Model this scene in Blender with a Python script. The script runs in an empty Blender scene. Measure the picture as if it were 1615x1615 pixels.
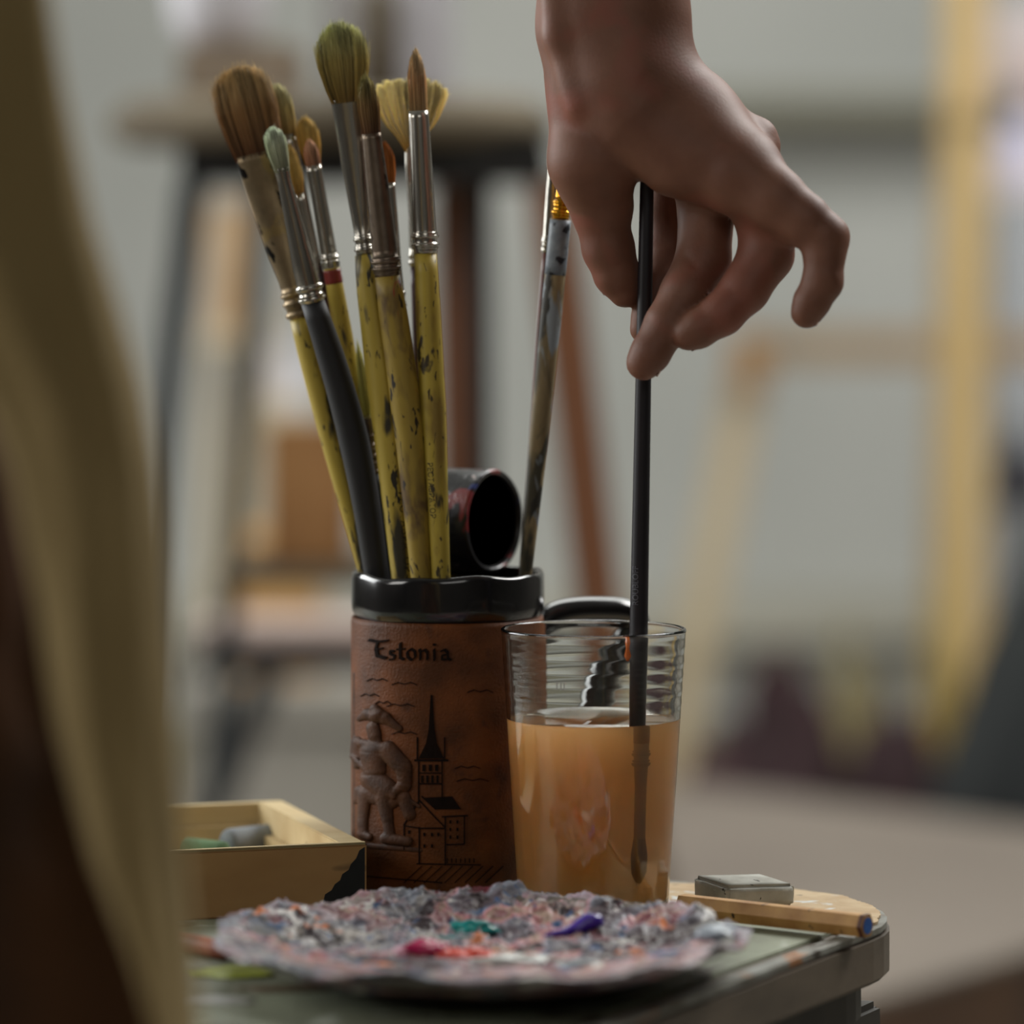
import bpy, bmesh, math, random
import numpy as np
from mathutils import Vector, Matrix
random.seed(7); RNG = np.random.default_rng(11)
sc = bpy.context.scene
COL = sc.collection

# ---------------------------------------------------------------- camera, light, exposure
T = 0.72                      # table top height
EYE = T + 0.29                # camera height
F = 6300.0                    # focal length in picture pixels (1615 wide)
cd = bpy.data.cameras.new('camera'); cam = bpy.data.objects.new('camera', cd); COL.objects.link(cam)
cam.location = (0, 0, EYE); cam.rotation_euler = (math.pi/2, 0, 0)
cd.sensor_width = 36; cd.lens = F/1615*36; cd.shift_y = -384.5/1615
cd.clip_start = 0.05; cd.clip_end = 60
cd.dof.use_dof = True; cd.dof.focus_distance = 1.795; cd.dof.aperture_fstop = 3.7
sc.camera = cam
w = bpy.data.worlds.new('world'); sc.world = w; w.use_nodes = True
w.node_tree.nodes['Background'].inputs[0].default_value = (0.55, 0.6, 0.62, 1)
w.node_tree.nodes['Background'].inputs[1].default_value = 0.15

def area(name, loc, target, sx, sy, power, col):
    l = bpy.data.lights.new(name, 'AREA'); l.shape = 'RECTANGLE'; l.size = sx; l.size_y = sy
    l.energy = power; l.color = col
    o = bpy.data.objects.new(name, l); COL.objects.link(o); o.location = loc
    o.rotation_euler = (Vector(target)-Vector(loc)).to_track_quat('-Z', 'Y').to_euler()
    return o
area('skylight', (0.9, 5.0, 3.3), (0.9, 5.4, 0), 3.6, 3.4, 160, (0.985, 1.0, 0.965))
area('window_light', (-3.4, 3.4, 2.0), (0, 2.4, 0.9), 2.4, 1.8, 120, (0.98, 1.0, 0.99))
area('high_window_light', (1.25, 2.65, 2.35), (0.08, 1.8, 1.0), 0.8, 0.7, 27, (1.0, 0.98, 0.95))
area('low_window_light', (-1.9, 1.0, 1.7), (-0.05, 1.85, 0.8), 0.8, 0.8, 9.5, (1.0, 0.97, 0.92))
area('camera_side_fill', (0.35, -1.1, 2.3), (-0.15, 1.5, 0.8), 1.4, 1.0, 6.5, (1.0, 0.97, 0.92))  # soft fill lamp added above the camera to brighten coat, box and plate fronts

sc.view_settings.view_transform = 'Standard'; sc.view_settings.look = 'None'
sc.view_settings.exposure = 0.10; sc.view_settings.gamma = 1.0; sc.view_settings.use_curve_mapping = False
sc.cycles.volume_bounces = 8; sc.cycles.max_bounces = 16; sc.cycles.transmission_bounces = 14
sc.cycles.sample_clamp_indirect = 12

# ---------------------------------------------------------------- helpers
def at(px, py, Y):            # point at distance Y seen at a picture position
    return Vector(((px-807.5)*Y/F, Y, EYE-(py-423.0)*Y/F))
def srgb(r, g, b):
    f = lambda c: (c/255/12.92) if c/255 <= 0.04045 else ((c/255+0.055)/1.055)**2.4
    return (f(r), f(g), f(b), 1)

def mat(name, c, c2=None, scale=40, rough=0.6, metal=0, bump=0, bscale=None, spots=(), stretch=(1,1,1),
        coat=0, sss=0, spec=0.5, contrast=(0.35, 0.65), distort=0.0, trans=0, emit=None, detail=4):
    m = bpy.data.materials.new(name); m.use_nodes = True; nt = m.node_tree; N = nt.nodes; L = nt.links
    b = N['Principled BSDF']
    b.inputs['Roughness'].default_value = rough; b.inputs['Metallic'].default_value = metal
    b.inputs['Coat Weight'].default_value = coat; b.inputs['Coat Roughness'].default_value = 0.08
    b.inputs['Specular IOR Level'].default_value = spec
    b.inputs['Transmission Weight'].default_value = trans
    if sss:
        b.inputs['Subsurface Weight'].default_value = sss
        b.inputs['Subsurface Radius'].default_value = (1.0, 0.35, 0.18); b.inputs['Subsurface Scale'].default_value = 0.006
    tc = N.new('ShaderNodeTexCoord'); mp = N.new('ShaderNodeMapping')
    L.new(tc.outputs['Object'], mp.inputs['Vector']); mp.inputs['Scale'].default_value = stretch
    def noise(s, off=0, det=detail, dist=0.0):
        n = N.new('ShaderNodeTexNoise'); n.noise_dimensions = '4D'; n.inputs['W'].default_value = off
        n.inputs['Scale'].default_value = s; n.inputs['Detail'].default_value = det; n.inputs['Distortion'].default_value = dist
        L.new(mp.outputs[0], n.inputs['Vector']); return n.outputs['Fac']
    def thr(fac, a, bb):
        r = N.new('ShaderNodeMapRange'); r.inputs[1].default_value = a; r.inputs[2].default_value = bb
        L.new(fac, r.inputs[0]); return r.outputs[0]
    def mix(fac, A, B):
        x = N.new('ShaderNodeMix'); x.data_type = 'RGBA'
        L.new(fac, x.inputs[0])
        for s, v in ((6, A), (7, B)):
            if isinstance(v, tuple): x.inputs[s].default_value = v
            else: L.new(v, x.inputs[s])
        return x.outputs[2]
    cur = c
    if c2 is not None: cur = mix(thr(noise(scale, 1.3, dist=distort), *contrast), c, c2)
    for i, sp in enumerate(spots):
        col, s, a = sp[:3]; wd = sp[3] if len(sp) > 3 else 0.05
        cur = mix(thr(noise(s, 5.1+3.7*i, 3, 0.6), a, a+wd), cur, col)
    if isinstance(cur, tuple): b.inputs['Base Color'].default_value = cur
    else: L.new(cur, b.inputs['Base Color'])
    if bump:
        bp = N.new('ShaderNodeBump'); bp.inputs['Strength'].default_value = 1.0; bp.inputs['Distance'].default_value = bump
        L.new(noise(bscale or scale, 9.0), bp.inputs['Height']); L.new(bp.outputs[0], b.inputs['Normal'])
    return m

def mesh_obj(name, V, Fc, m, parent=None, smooth=True, loc=None):
    me = bpy.data.meshes.new(name)
    me.from_pydata([tuple(v) for v in V], [], [tuple(f) for f in Fc]); me.validate()
    bm = bmesh.new(); bm.from_mesh(me); bmesh.ops.recalc_face_normals(bm, faces=bm.faces); bm.to_mesh(me); bm.free()
    if smooth: me.polygons.foreach_set('use_smooth', [True]*len(me.polygons))
    me.update()
    o = bpy.data.objects.new(name, me); COL.objects.link(o)
    if m: me.materials.append(m)
    if parent: o.parent = parent
    if loc is not None: o.location = loc
    return o
def bm_obj(name, bm, m, parent=None, smooth=False, loc=None, bevel=0, seg=2):
    if bevel:
        bmesh.ops.bevel(bm, geom=[e for e in bm.edges if len(e.link_faces) == 2 and e.calc_face_angle(0) > 0.5], offset=bevel, segments=seg, affect='EDGES', clamp_overlap=True)
        smooth = False
    bmesh.ops.recalc_face_normals(bm, faces=bm.faces)
    me = bpy.data.meshes.new(name); bm.to_mesh(me); bm.free()
    if smooth: me.polygons.foreach_set('use_smooth', [True]*len(me.polygons))
    o = bpy.data.objects.new(name, me); COL.objects.link(o)
    if m: me.materials.append(m)
    if parent: o.parent = parent
    if loc is not None: o.location = loc
    return o
def thing(name, label, cat, loc=(0,0,0), group=None, rot=None):
    o = bpy.data.objects.new(name, None); COL.objects.link(o); o.location = loc
    if rot: o.rotation_euler = rot
    return tag(o, label, cat, group)
def tag(o, label, cat, group=None, kind=None):
    o['label'] = label; o['category'] = cat
    if group: o['group'] = group
    if kind: o['kind'] = kind
    return o
def struct(o, label=None):
    o['kind'] = 'structure'
    if label: o['label'] = label
    return o
def add_box(bm, c, s, rot=None):
    r = bmesh.ops.create_cube(bm, size=1)
    M = Matrix.Translation(c) @ ((rot.to_4x4() if rot else Matrix.Identity(4))) @ Matrix.Diagonal((*s, 1))
    bmesh.ops.transform(bm, matrix=M, verts=r['verts'])
def add_bar(bm, a, b, wx, wy, up=Vector((0,1,0))):   # rectangular bar between two points
    a = Vector(a); b = Vector(b); z = (b-a).normalized(); x = up.cross(z).normalized(); y = z.cross(x)
    R = Matrix((x, y, z)).transposed()
    add_box(bm, (a+b)/2, (wx, wy, (b-a).length), R)
def box_obj(name, c, s, m, parent=None, rot=None, bevel=0.0):
    bm = bmesh.new(); add_box(bm, Vector((0,0,0)), s, rot); return bm_obj(name, bm, m, parent, loc=c, bevel=bevel)
def bar_obj(name, a, b, wx, wy, m, parent=None, bevel=0.003, up=Vector((0,1,0))):
    a = Vector(a); b = Vector(b); c = (a+b)/2
    bm = bmesh.new(); add_bar(bm, a-c, b-c, wx, wy, up); return bm_obj(name, bm, m, parent, loc=c, bevel=bevel)
def lathe(name, prof, m, parent=None, n=64, loc=None, wob=None, closed=False):
    V = []; Fc = []; k = len(prof)
    for i, (r, z) in enumerate(prof):
        for j in range(n):
            a = 2*math.pi*j/n
            rr, zz = (r, z) if wob is None else wob(r, z, a, i)
            V.append((rr*math.cos(a), rr*math.sin(a), zz))
    for i in range(k-1 if not closed else k):
        for j in range(n):
            q = (j+1) % n; i2 = (i+1) % k
            Fc.append((i*n+j, i*n+q, i2*n+q, i2*n+j))
    if not closed:
        if prof[0][0] > 1e-6: Fc.append(tuple(range(n)))
        if prof[-1][0] > 1e-6: Fc.append(tuple(range((k-1)*n, k*n)))
    return mesh_obj(name, V, Fc, m, parent, True, loc)
def tube(name, pts, rad, m, parent=None, n=14, loc=None, flat=1.0):
    pts = [Vector(p) for p in pts]; V = []; Fc = []; K = len(pts)
    rad = rad if hasattr(rad, '__len__') else [rad]*K
    ref = Vector((0,1,0))
    for i, p in enumerate(pts):
        t = (pts[min(i+1,K-1)]-pts[max(i-1,0)]).normalized()
        x = ref.cross(t)
        if x.length < 1e-3: x = Vector((1,0,0)).cross(t)
        x.normalize(); y = t.cross(x)
        for j in range(n):
            a = 2*math.pi*j/n
            V.append(p + x*math.cos(a)*rad[i] + y*math.sin(a)*rad[i]*flat)
    for i in range(K-1):
        for j in range(n):
            q = (j+1) % n; Fc.append((i*n+j, i*n+q, (i+1)*n+q, (i+1)*n+j))
    Fc.append(tuple(range(n))); Fc.append(tuple(range((K-1)*n, K*n)))
    return mesh_obj(name, V, Fc, m, parent, True, loc)
def spline(pts, n):           # Catmull-Rom through points
    P = [Vector(p) for p in pts]; P = [P[0]*2-P[1]] + P + [P[-1]*2-P[-2]]; out = []
    for i in range(1, len(P)-2):
        for k in range(n):
            t = k/n; a, b, c, d = P[i-1:i+3]
            out.append(0.5*((2*b)+(c-a)*t+(2*a-5*b+4*c-d)*t*t+(3*b-3*c+d-a)*t**3))
    return out + [P[-2]]
def prism(name, pts, z0, z1, m, parent=None, bevel=0, loc=None):
    bm = bmesh.new(); vs = [bm.verts.new((x, y, z0)) for x, y in pts]; f = bm.faces.new(vs)
    r = bmesh.ops.extrude_face_region(bm, geom=[f])
    for v in r['geom']:
        if isinstance(v, bmesh.types.BMVert): v.co.z = z1
    return bm_obj(name, bm, m, parent, loc=loc, bevel=bevel)

def vnoise(P, seed=0):        # smooth 3-D value noise, -1..1
    P = np.asarray(P, dtype=np.float64); i = np.floor(P).astype(np.int64); f = P-i; f = f*f*(3-2*f)
    def h(x, y, z):
        n = (x*374761393 + y*668265263 + z*2147483647 + seed*974711) & 0xffffffff
        n = ((n ^ (n >> 13))*1274126177) & 0xffffffff; n = (n ^ (n >> 16)) & 0xffff
        return n/32767.5-1
    r = 0
    for dx in (0,1):
        for dy in (0,1):
            for dz in (0,1):
                wgt = (f[:,0] if dx else 1-f[:,0])*(f[:,1] if dy else 1-f[:,1])*(f[:,2] if dz else 1-f[:,2])
                r = r + wgt*h(i[:,0]+dx, i[:,1]+dy, i[:,2]+dz)
    return r
def fbm(P, oct=4, seed=0):
    r = 0; a = 1; P = np.asarray(P, dtype=np.float64)
    for k in range(oct): r = r + a*vnoise(P*(2**k), seed+k); a *= 0.5
    return r

def surface_nets(D, lo, h):   # smooth surface of a distance field
    nx, ny, nz = D.shape; S = D < 0
    c = [S[a:nx-1+a, b:ny-1+b, d:nz-1+d] for a in (0,1) for b in (0,1) for d in (0,1)]
    cnt = sum(x.astype(np.int8) for x in c); act = (cnt > 0) & (cnt < 8)
    idx = -np.ones(act.shape, np.int64); ii = np.argwhere(act); idx[act] = np.arange(len(ii))
    pos = np.zeros((len(ii), 3)); num = np.zeros(len(ii))
    offs = np.array([(a,b,d) for a in (0,1) for b in (0,1) for d in (0,1)])
    vals = [D[ii[:,0]+o[0], ii[:,1]+o[1], ii[:,2]+o[2]] for o in offs]
    for p in range(8):
        for q in range(p+1, 8):
            if np.abs(offs[p]-offs[q]).sum() != 1: continue
            a, b = vals[p], vals[q]; cr = (a < 0) != (b < 0)
            t = np.where(cr, a/np.where(cr, a-b, 1), 0)
            pos += np.where(cr[:,None], offs[p]+t[:,None]*(offs[q]-offs[p]), 0); num += cr
    V = (ii+pos/num[:,None])*h+np.array(lo)
    Fc = []
    for ax in range(3):
        sl0 = [slice(None)]*3; sl1 = [slice(None)]*3; sl0[ax] = slice(0,-1); sl1[ax] = slice(1,None)
        e = np.argwhere(S[tuple(sl0)] != S[tuple(sl1)])
        u, v = [k for k in range(3) if k != ax]
        ok = (e[:,u] > 0) & (e[:,v] > 0) & (e[:,u] < D.shape[u]-1) & (e[:,v] < D.shape[v]-1); e = e[ok]
        def g(du, dv):
            q = e.copy(); q[:,u] -= du; q[:,v] -= dv; return idx[q[:,0], q[:,1], q[:,2]]
        Fc.append(np.stack([g(0,0), g(1,0), g(1,1), g(0,1)], 1))
    return V, np.concatenate(Fc)
def rcone(P, a, b, ra, rb, q=1.0):   # tapered capsule, q stretches it in depth (second axis)
    a = np.array(a, np.float32).copy(); b = np.array(b, np.float32).copy()
    X, Y, Z = P; Yq = Y/q; a[1] /= q; b[1] /= q
    d = b-a; L2 = float(d@d) + 1e-12
    t = np.clip(((X-a[0])*d[0]+(Yq-a[1])*d[1]+(Z-a[2])*d[2])/L2, 0, 1)
    return np.sqrt((X-a[0]-t*d[0])**2+(Yq-a[1]-t*d[1])**2+(Z-a[2]-t*d[2])**2)-(ra+(rb-ra)*t)
def smin(a, b, k):
    hh = np.clip(0.5+0.5*(b-a)/k, 0, 1); return b+(a-b)*hh-k*hh*(1-hh)
def smax(a, b, k): return -smin(-a, -b, k)

# ---------------------------------------------------------------- materials
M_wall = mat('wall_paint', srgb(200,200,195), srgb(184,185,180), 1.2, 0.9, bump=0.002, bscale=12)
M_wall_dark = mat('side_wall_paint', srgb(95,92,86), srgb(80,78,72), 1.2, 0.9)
M_floor = mat('floor_boards', srgb(160,154,143), srgb(132,127,118), 3, 0.75, stretch=(1,5,1))
M_ceil = mat('ceiling_paint', srgb(150,150,145), rough=0.9)
M_taupe = mat('taupe_board', srgb(120,110,100), srgb(108,98,89), 3, 0.8)
M_brownwood = mat('brown_wood', srgb(96,66,40), srgb(60,38,24), 18, 0.55, stretch=(1,1,0.2))
M_redwood = mat('reddish_wood', srgb(150,98,62), srgb(112,70,44), 10, 0.55, stretch=(1,1,0.15))
M_pine = mat('pine_wood', srgb(206,178,126), srgb(184,152,98), 12, 0.5, stretch=(1,1,0.15))
M_palepine = mat('pale_pine_wood', srgb(196,180,150), srgb(180,160,128), 12, 0.6, stretch=(1,1,0.15))
M_orange = mat('orange_wood', srgb(160,118,66), srgb(138,98,52), 12, 0.5)
M_dark = mat('dark_metal', srgb(34,34,35), srgb(46,46,48), 30, 0.6)
M_bluegrey = mat('blue_grey_metal', srgb(74,80,84), srgb(60,66,70), 15, 0.6)
M_plaster = mat('plaster', srgb(214,212,218), srgb(196,194,200), 20, 0.7)
M_olive = mat('olive_brown_board', srgb(110,98,78), srgb(86,76,60), 9, 0.8)
M_maroon = mat('maroon_cloth', srgb(60,36,38), srgb(44,28,31), 9, 0.95)
M_ochre = mat('ochre_cloth', srgb(170,146,82), srgb(146,122,62), 9, 0.95)
M_black = mat('charcoal_cloth', srgb(38,42,42), srgb(24,26,27), 8, 0.95)
M_khaki = mat('khaki_cloth', srgb(158,137,94), srgb(142,122,80), 7, 0.95, bump=0.0006, bscale=900)
M_lining = mat('dark_brown_lining', srgb(38,27,20), srgb(84,54,30), 6, 0.95, contrast=(0.45,0.6))

# ---------------------------------------------------------------- the setting
struct(box_obj('floor', (0, 3.3, -0.05), (8.4, 10.4, 0.1), M_floor))
struct(box_obj('ceiling', (0, 3.3, 3.45), (8.4, 10.4, 0.1), M_ceil))
struct(box_obj('wall_back', (0, 8.05, 1.7), (8.4, 0.1, 3.4), M_wall))
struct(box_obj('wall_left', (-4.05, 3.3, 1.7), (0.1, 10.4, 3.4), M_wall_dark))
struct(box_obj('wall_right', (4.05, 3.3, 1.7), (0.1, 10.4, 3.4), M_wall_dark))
struct(box_obj('wall_front', (0, -1.85, 1.7), (8.4, 0.1, 3.4), M_wall_dark))
M_trim = mat('trim_paint', srgb(190,186,172), rough=0.7)
M_pipe = mat('pipe_paint', srgb(138,134,116), rough=0.6)
struct(box_obj('trim_1', (0.9, 7.93, 0.315), (3.2, 0.14, 0.085), M_trim))
# heating pipe and shelf board along the back wall
zpipe = at(0, 170, 7.9).z
p = tag(box_obj('wall_shelf', (0.62, 7.9, zpipe), (0.78, 0.2, 0.05), M_pipe, bevel=0.01), 'dull olive shelf board fixed high on the pale wall', 'shelf')
struct(box_obj('baseboard_back', (0, 7.99, 0.05), (8, 0.02, 0.1), M_pipe))

# ---------------------------------------------------------------- background: podium and things on it
PZ = 0.33
podium = thing('podium', 'low wide platform with taupe top and brown edge behind the table', 'platform', (0.5, 4.4, 0))
loc0 = Vector((0.5, 4.4))
pp = [(0.30,3.67),(0.34,3.73),(0.52,3.99),(0.85,4.48),(0.85,4.65),(0.17,5.35),(0.17,4.30)]
prism('top', [(x-loc0.x, y-loc0.y) for x, y in pp], PZ-0.008, PZ, M_taupe, podium, bevel=0.004)
prism('base', [((x-loc0.x)*0.985, (y-loc0.y)*0.985) for x, y in pp], 0.0, PZ-0.008, M_brownwood, podium)

def heap(name, c, sx, sy, sz, m, seed, label, cat, n=56):
    V = []; Fc = []; k = 22
    for i in range(k+1):
        ph = math.pi/2*i/k
        for j in range(n):
            a = 2*math.pi*j/n; V.append((math.cos(ph)*math.cos(a), math.cos(ph)*math.sin(a), math.sin(ph)))
    V = np.array(V); nn = fbm(V*2.1+seed, 4, seed); V2 = V*(1+0.28*nn[:,None]); V2[:,2] = np.maximum(V2[:,2], 0)
    V2 = V2*np.array((sx, sy, sz))
    for i in range(k):
        for j in range(n):
            q = (j+1) % n; Fc.append((i*n+j, i*n+q, (i+1)*n+q, (i+1)*n+j))
    Fc.append(tuple(range(n)))
    return tag(mesh_obj(name, V2, Fc, m, None, True, c), label, cat)
heap('cloth_heap', (at(1225,1250,5.75).x, 5.75, 0), 0.165, 0.12, 0.41, M_maroon, 3, 'dark maroon cloth heap behind the platform nearest the glass', 'cloth')
heap('cloth_heap', (at(1412,1250,5.4).x, 5.38, 0), 0.088, 0.12, 0.37, M_maroon, 8, 'dark maroon cloth heap below the pale ochre rag', 'cloth')
heap('rag', (at(1365,1110,5.95).x, 5.99, 0), 0.05, 0.05, 0.43, mat('pale_rag', srgb(150,138,100), srgb(132,120,84), 9, .95), 5, 'pale ochre rag poking up behind the maroon cloth', 'rag')

# seated-height stool covered with dark coat at the right edge
cx = at(1640, 1100, 5.2).x
CY = 5.2
ch = thing('chair', 'chair buried under a dark charcoal coat by the pine easel', 'chair', (cx, CY, 0))
for sx in (-1,1):
    for sy in (-1,1):
        bar_obj('leg', (sx*0.08, sy*0.12, 0), (sx*0.075, sy*0.11, 0.37), 0.03, 0.03, M_brownwood, ch)
box_obj('seat', (0,0,0.38), (0.17,0.28,0.025), M_brownwood, ch, bevel=0.006)
box_obj('backrest', (0.06,0,0.52), (0.02,0.26,0.26), M_brownwood, ch, bevel=0.006)
# coat: draped lumpy sheet
def drape(name, c, prof, m, seed, label, cat, amp=0.2, n=72, fold=9, sq=0.8):
    V = []; Fc = []; K = len(prof)
    for i, (z, rx, ry, ox) in enumerate(prof):
        for j in range(n):
            a = 2*math.pi*j/n
            k = 1+amp*0.5*math.sin(a*fold+seed+z*6)*(1-i/K)
            V.append((ox+rx*math.cos(a)*k, ry*math.sin(a)*k, z))
    V = np.array(V); nn = fbm(V*8+seed, 3, seed); V[:, :2] *= (1+0.12*nn[:,None])
    for i in range(K-1):
        for j in range(n):
            q = (j+1) % n; Fc.append((i*n+j, i*n+q, (i+1)*n+q, (i+1)*n+j))
    Fc.append(tuple(range(n))); Fc.append(tuple(range((K-1)*n, K*n)))
    return tag(mesh_obj(name, V, Fc, m, None, True, c), label, cat)
drape('coat', (cx, CY, 0), [(0.10,.15,.18,0),(0.2,.15,.19,0),(0.32,.14,.19,0),(0.42,.115,.19,.01),(0.5,.09,.19,.02),(0.56,.08,.19,.03),(0.62,.06,.18,.04),(0.66,.045,.17,.05)],
      M_black, 2, 'dark charcoal coat thrown over the chair at the right edge', 'coat')
heap('scarf', (at(1490,1060,5.5).x, 5.52, 0), 0.038, 0.05, 0.50, M_ochre, 15, 'mustard cloth hanging at the foot of the pine easel', 'cloth')

# pine easel
ex, ey = at(1520,600,5.75).x, 5.75
ea = thing('easel', 'tall pale pine studio easel on the right with one upright post', 'easel', (ex, ey, 0))
bar_obj('post', (0,0,0.0), (0.004,0,2.1), 0.058, 0.05, M_pine, ea)
bar_obj('foot', (0,-0.02,0.025), (0,0.5,0.025), 0.05, 0.05, M_pine, ea, up=Vector((1,0,0)))
bar_obj('rear_leg', (0,0.45,0.04), (0,0.04,1.55), 0.035, 0.025, M_pine, ea)
box_obj('clamp', (0,-0.03,1.25), (0.03,0.03,0.05), M_pine, ea, bevel=0.004)

# trestle of pale wood behind the easel
ty = 6.5; xl = at(1215,560,ty).x; zb = at(0,548,ty).z
tr = thing('trestle', 'pale wooden trestle with a brown crossbar standing behind the pine easel', 'trestle', (xl+0.3, ty, 0))
bar_obj('crossbar', (-0.36,0,zb), (0.62,0,zb), 0.05, 0.036, mat('brown_crossbar', srgb(166,142,112), srgb(140,116,86), 12, .6), tr)
bar_obj('corner_block', (-0.335,-0.03,zb-0.07), (-0.335,-0.03,zb+0.02), 0.05, 0.03, M_orange, tr)
bar_obj('leg', (-0.335,0,zb-0.03), (-0.50,0,0.0), 0.06, 0.03, M_palepine, tr)
bar_obj('leg', (0.60,0,zb-0.03), (0.70,0,0.0), 0.05, 0.03, M_palepine, tr)
# canvas at the right edge with blue and lavender patches
M_canvas = mat('painted_canvas', srgb(214,206,208), srgb(196,170,160), 5, 0.8, spots=((srgb(30,60,80), 5, 0.56, 0.03), (srgb(225,220,245), 4, 0.6, 0.05)))
cv = thing('canvas', 'pinkish painted canvas with blue patch leaning beyond the pine easel', 'canvas', (at(1672,200,7.0).x, 6.98, at(0,310,7.0).z))
box_obj('painting', (0,0,0.17), (0.24,0.02,0.34), M_canvas, cv, bevel=0.003)
box_obj('blue_patch', (-0.085,-0.012,0.16), (0.05,0.003,0.05), mat('blue_paint', srgb(24,52,74), rough=.6), cv)
box_obj('lavender_patch', (-0.07,-0.012,0.08), (0.06,0.003,0.09), mat('lavender_paint', srgb(222,218,244), rough=.6), cv)
st2 = thing('side_cabinet', 'tall narrow grey cabinet at the right edge holding the canvas', 'cabinet', (at(1690,700,7.0).x, 7.0, 0))
box_obj('body', (0.0,0,at(0,312,7.0).z/2), (0.26,0.3,at(0,312,7.0).z), mat('cabinet_paint', srgb(176,178,182), rough=.7), st2, bevel=0.004)
box_obj('door', (0,-0.157,0.6), (0.22,0.012,0.9), mat('cabinet_door_paint', srgb(182,184,188), rough=.7), st2, bevel=0.004)
hg = heap('hanging_bag', (at(1606,790,6.8).x, 6.78, at(0,800,6.8).z), 0.04, 0.05, 0.13, mat('purple_cloth', srgb(44,34,52), srgb(26,24,30), 10, .95), 21, 'dark purple bag hanging at the right edge above the coat', 'bag')

# ---------------------------------------------------------------- background left: modelling stand, stool, boxes
sy = 3.7; sx0 = at(525,200,sy).x
zt = at(0,160,sy).z
ms = thing('modelling_stand', 'high modelling stand with round brown top behind the brushes', 'stand', (sx0, sy, 0))
lathe('turntable_top', [(0.001,zt-0.042),(0.19,zt-0.042),(0.206,zt-0.032),(0.208,zt-0.02),(0.19,zt),(0.001,zt)], M_olive, ms, 64)
box_obj('apron', (0.035,0,zt-0.059), (0.33,0.26,0.034), mat('dark_apron', srgb(22,20,17), rough=.8), ms, bevel=0.003)
def leg(px0,py0,px1,py1,dy,w,m,zend=True):
    a = at(px0,py0,sy)-Vector((sx0,sy,0)); b = at(px1,py1,sy)-Vector((sx0,sy,0))
    if zend: b = a+(b-a)*(a.z/(a.z-b.z))
    a.y = b.y = dy; return bar_obj('leg', a, b, w, w*0.8, m, ms)
leg(318,285,262,740,-0.10,0.026,M_bluegrey)
leg(402,290,330,1230,0.10,0.02,M_bluegrey)
leg(708,290,716,740,0.10,0.034,M_redwood)
leg(866,290,938,930,-0.10,0.042,M_redwood)
bar_obj('centre_post', (0.135,0,zt-0.075), (0.137,0,0.74), 0.024, 0.03, M_dark, ms)
box_obj('lower_shelf', (0.02,0,0.733), (0.24,0.24,0.014), M_olive, ms, bevel=0.003)
# things on the stand
pot = lathe('plaster_jar', [(0.001,0),(0.03,0),(0.043,0.02),(0.048,0.06),(0.04,0.10),(0.03,0.115),(0.03,0.14),(0.034,0.15),(0.001,0.15)], M_plaster, None, 40, (at(345,60,sy).x, sy, zt+0.052))
tag(pot, 'white plaster jar standing on the block on the left of the stand', 'jar')
tag(box_obj('clay_block', (at(385,150,sy).x, sy, zt+0.026), (0.11,0.12,0.052), mat('clay', srgb(158,142,124), srgb(134,120,104), 14, .9), None, bevel=0.008), 'brown clay block lying on the left of the stand', 'block')
tag(box_obj('plaster_slab', (at(668,60,sy).x, sy+0.02, zt+0.065), (0.055,0.03,0.13), M_plaster, None, bevel=0.008), 'white plaster slab standing upright on the right of the stand', 'slab')
tag(box_obj('plaster_slab', (at(540,60,sy).x, sy+0.04, zt+0.08), (0.035,0.025,0.16), mat('grey_plaster', srgb(186,184,184), rough=.8), None, bevel=0.006), 'narrow grey plaster slab behind the tallest brush head', 'slab')
tag(lathe('bottle', [(0.001,0),(0.016,0),(0.016,0.09),(0.008,0.11),(0.007,0.15),(0.001,0.15)], M_olive, None, 24, (at(598,60,sy).x, sy-0.03, zt)), 'dark slim bottle on the stand between the white slabs', 'bottle')
# things on the lower shelf of the stand
tag(box_obj('wooden_crate', (at(490,750,3.68).x, 3.68, 0.7402+0.0635), (0.072,0.10,0.125), mat('tan_wood', srgb(188,140,88), srgb(160,112,66), 9, .7), None, bevel=0.004), 'tan wooden crate on the lower shelf of the stand', 'crate')
# second shelf items
M_tan = mat('tan_board', srgb(186,158,124), srgb(164,134,98), 9, .7)
# low bench
by = 4.3; bx = at(520,985,by).x; bz = at(0,992,by).z
be = thing('stool', 'low stool with pinkish taupe seat and black legs behind the mug', 'stool', (bx, by, 0))
box_obj('seat', (0,0,bz), (0.28,0.16,0.022), mat('seat_taupe', srgb(170,152,144), rough=.8), be, bevel=0.006)
box_obj('frame', (0,0,bz-0.026), (0.26,0.15,0.03), M_dark, be, bevel=0.003)
for s in (-1,1):
    for q in (-1,1):
        bar_obj('leg', (s*0.06,q*0.06,bz-0.035), (s*0.30,q*0.09,0), 0.03, 0.03, M_dark, be)
# small canvases behind, leaning at the back
def leaning(name, px0, px1, py0, py1, Y, m, label, cat, th=0.02):
    a = at(px0,py1,Y); b = at(px1,py0,Y)
    o = thing(name, label, cat, ((a.x+b.x)/2, Y, 0))
    W, z0, z1 = b.x-a.x, a.z, b.z
    box_obj('panel', (0,0,(z0+z1)/2), (W,th,z1-z0), m, o, bevel=0.003)
    return o, z0, W
def easel_small(px0,px1,py0,py1,Y,m,label,wood):
    o, z0, W = leaning('easel_board', px0,px1,py0,py1,Y,m,label,'easel')
    box_obj('ledge', (0,-0.02,z0-0.012), (W*1.2,0.07,0.024), wood, o, bevel=0.002)
    for s in (-1,1): bar_obj('leg', (s*W*0.4,0.03,z0), (s*W*0.55,0.08,0), 0.025, 0.025, wood, o)
    return o
easel_small(330,420,320,520,5.6,M_tan,'tan board propped between the two grey legs of the stand',M_palepine)
easel_small(405,490,545,640,6.0,M_plaster,'small white board seen left of the brush handles',M_palepine)
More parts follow.
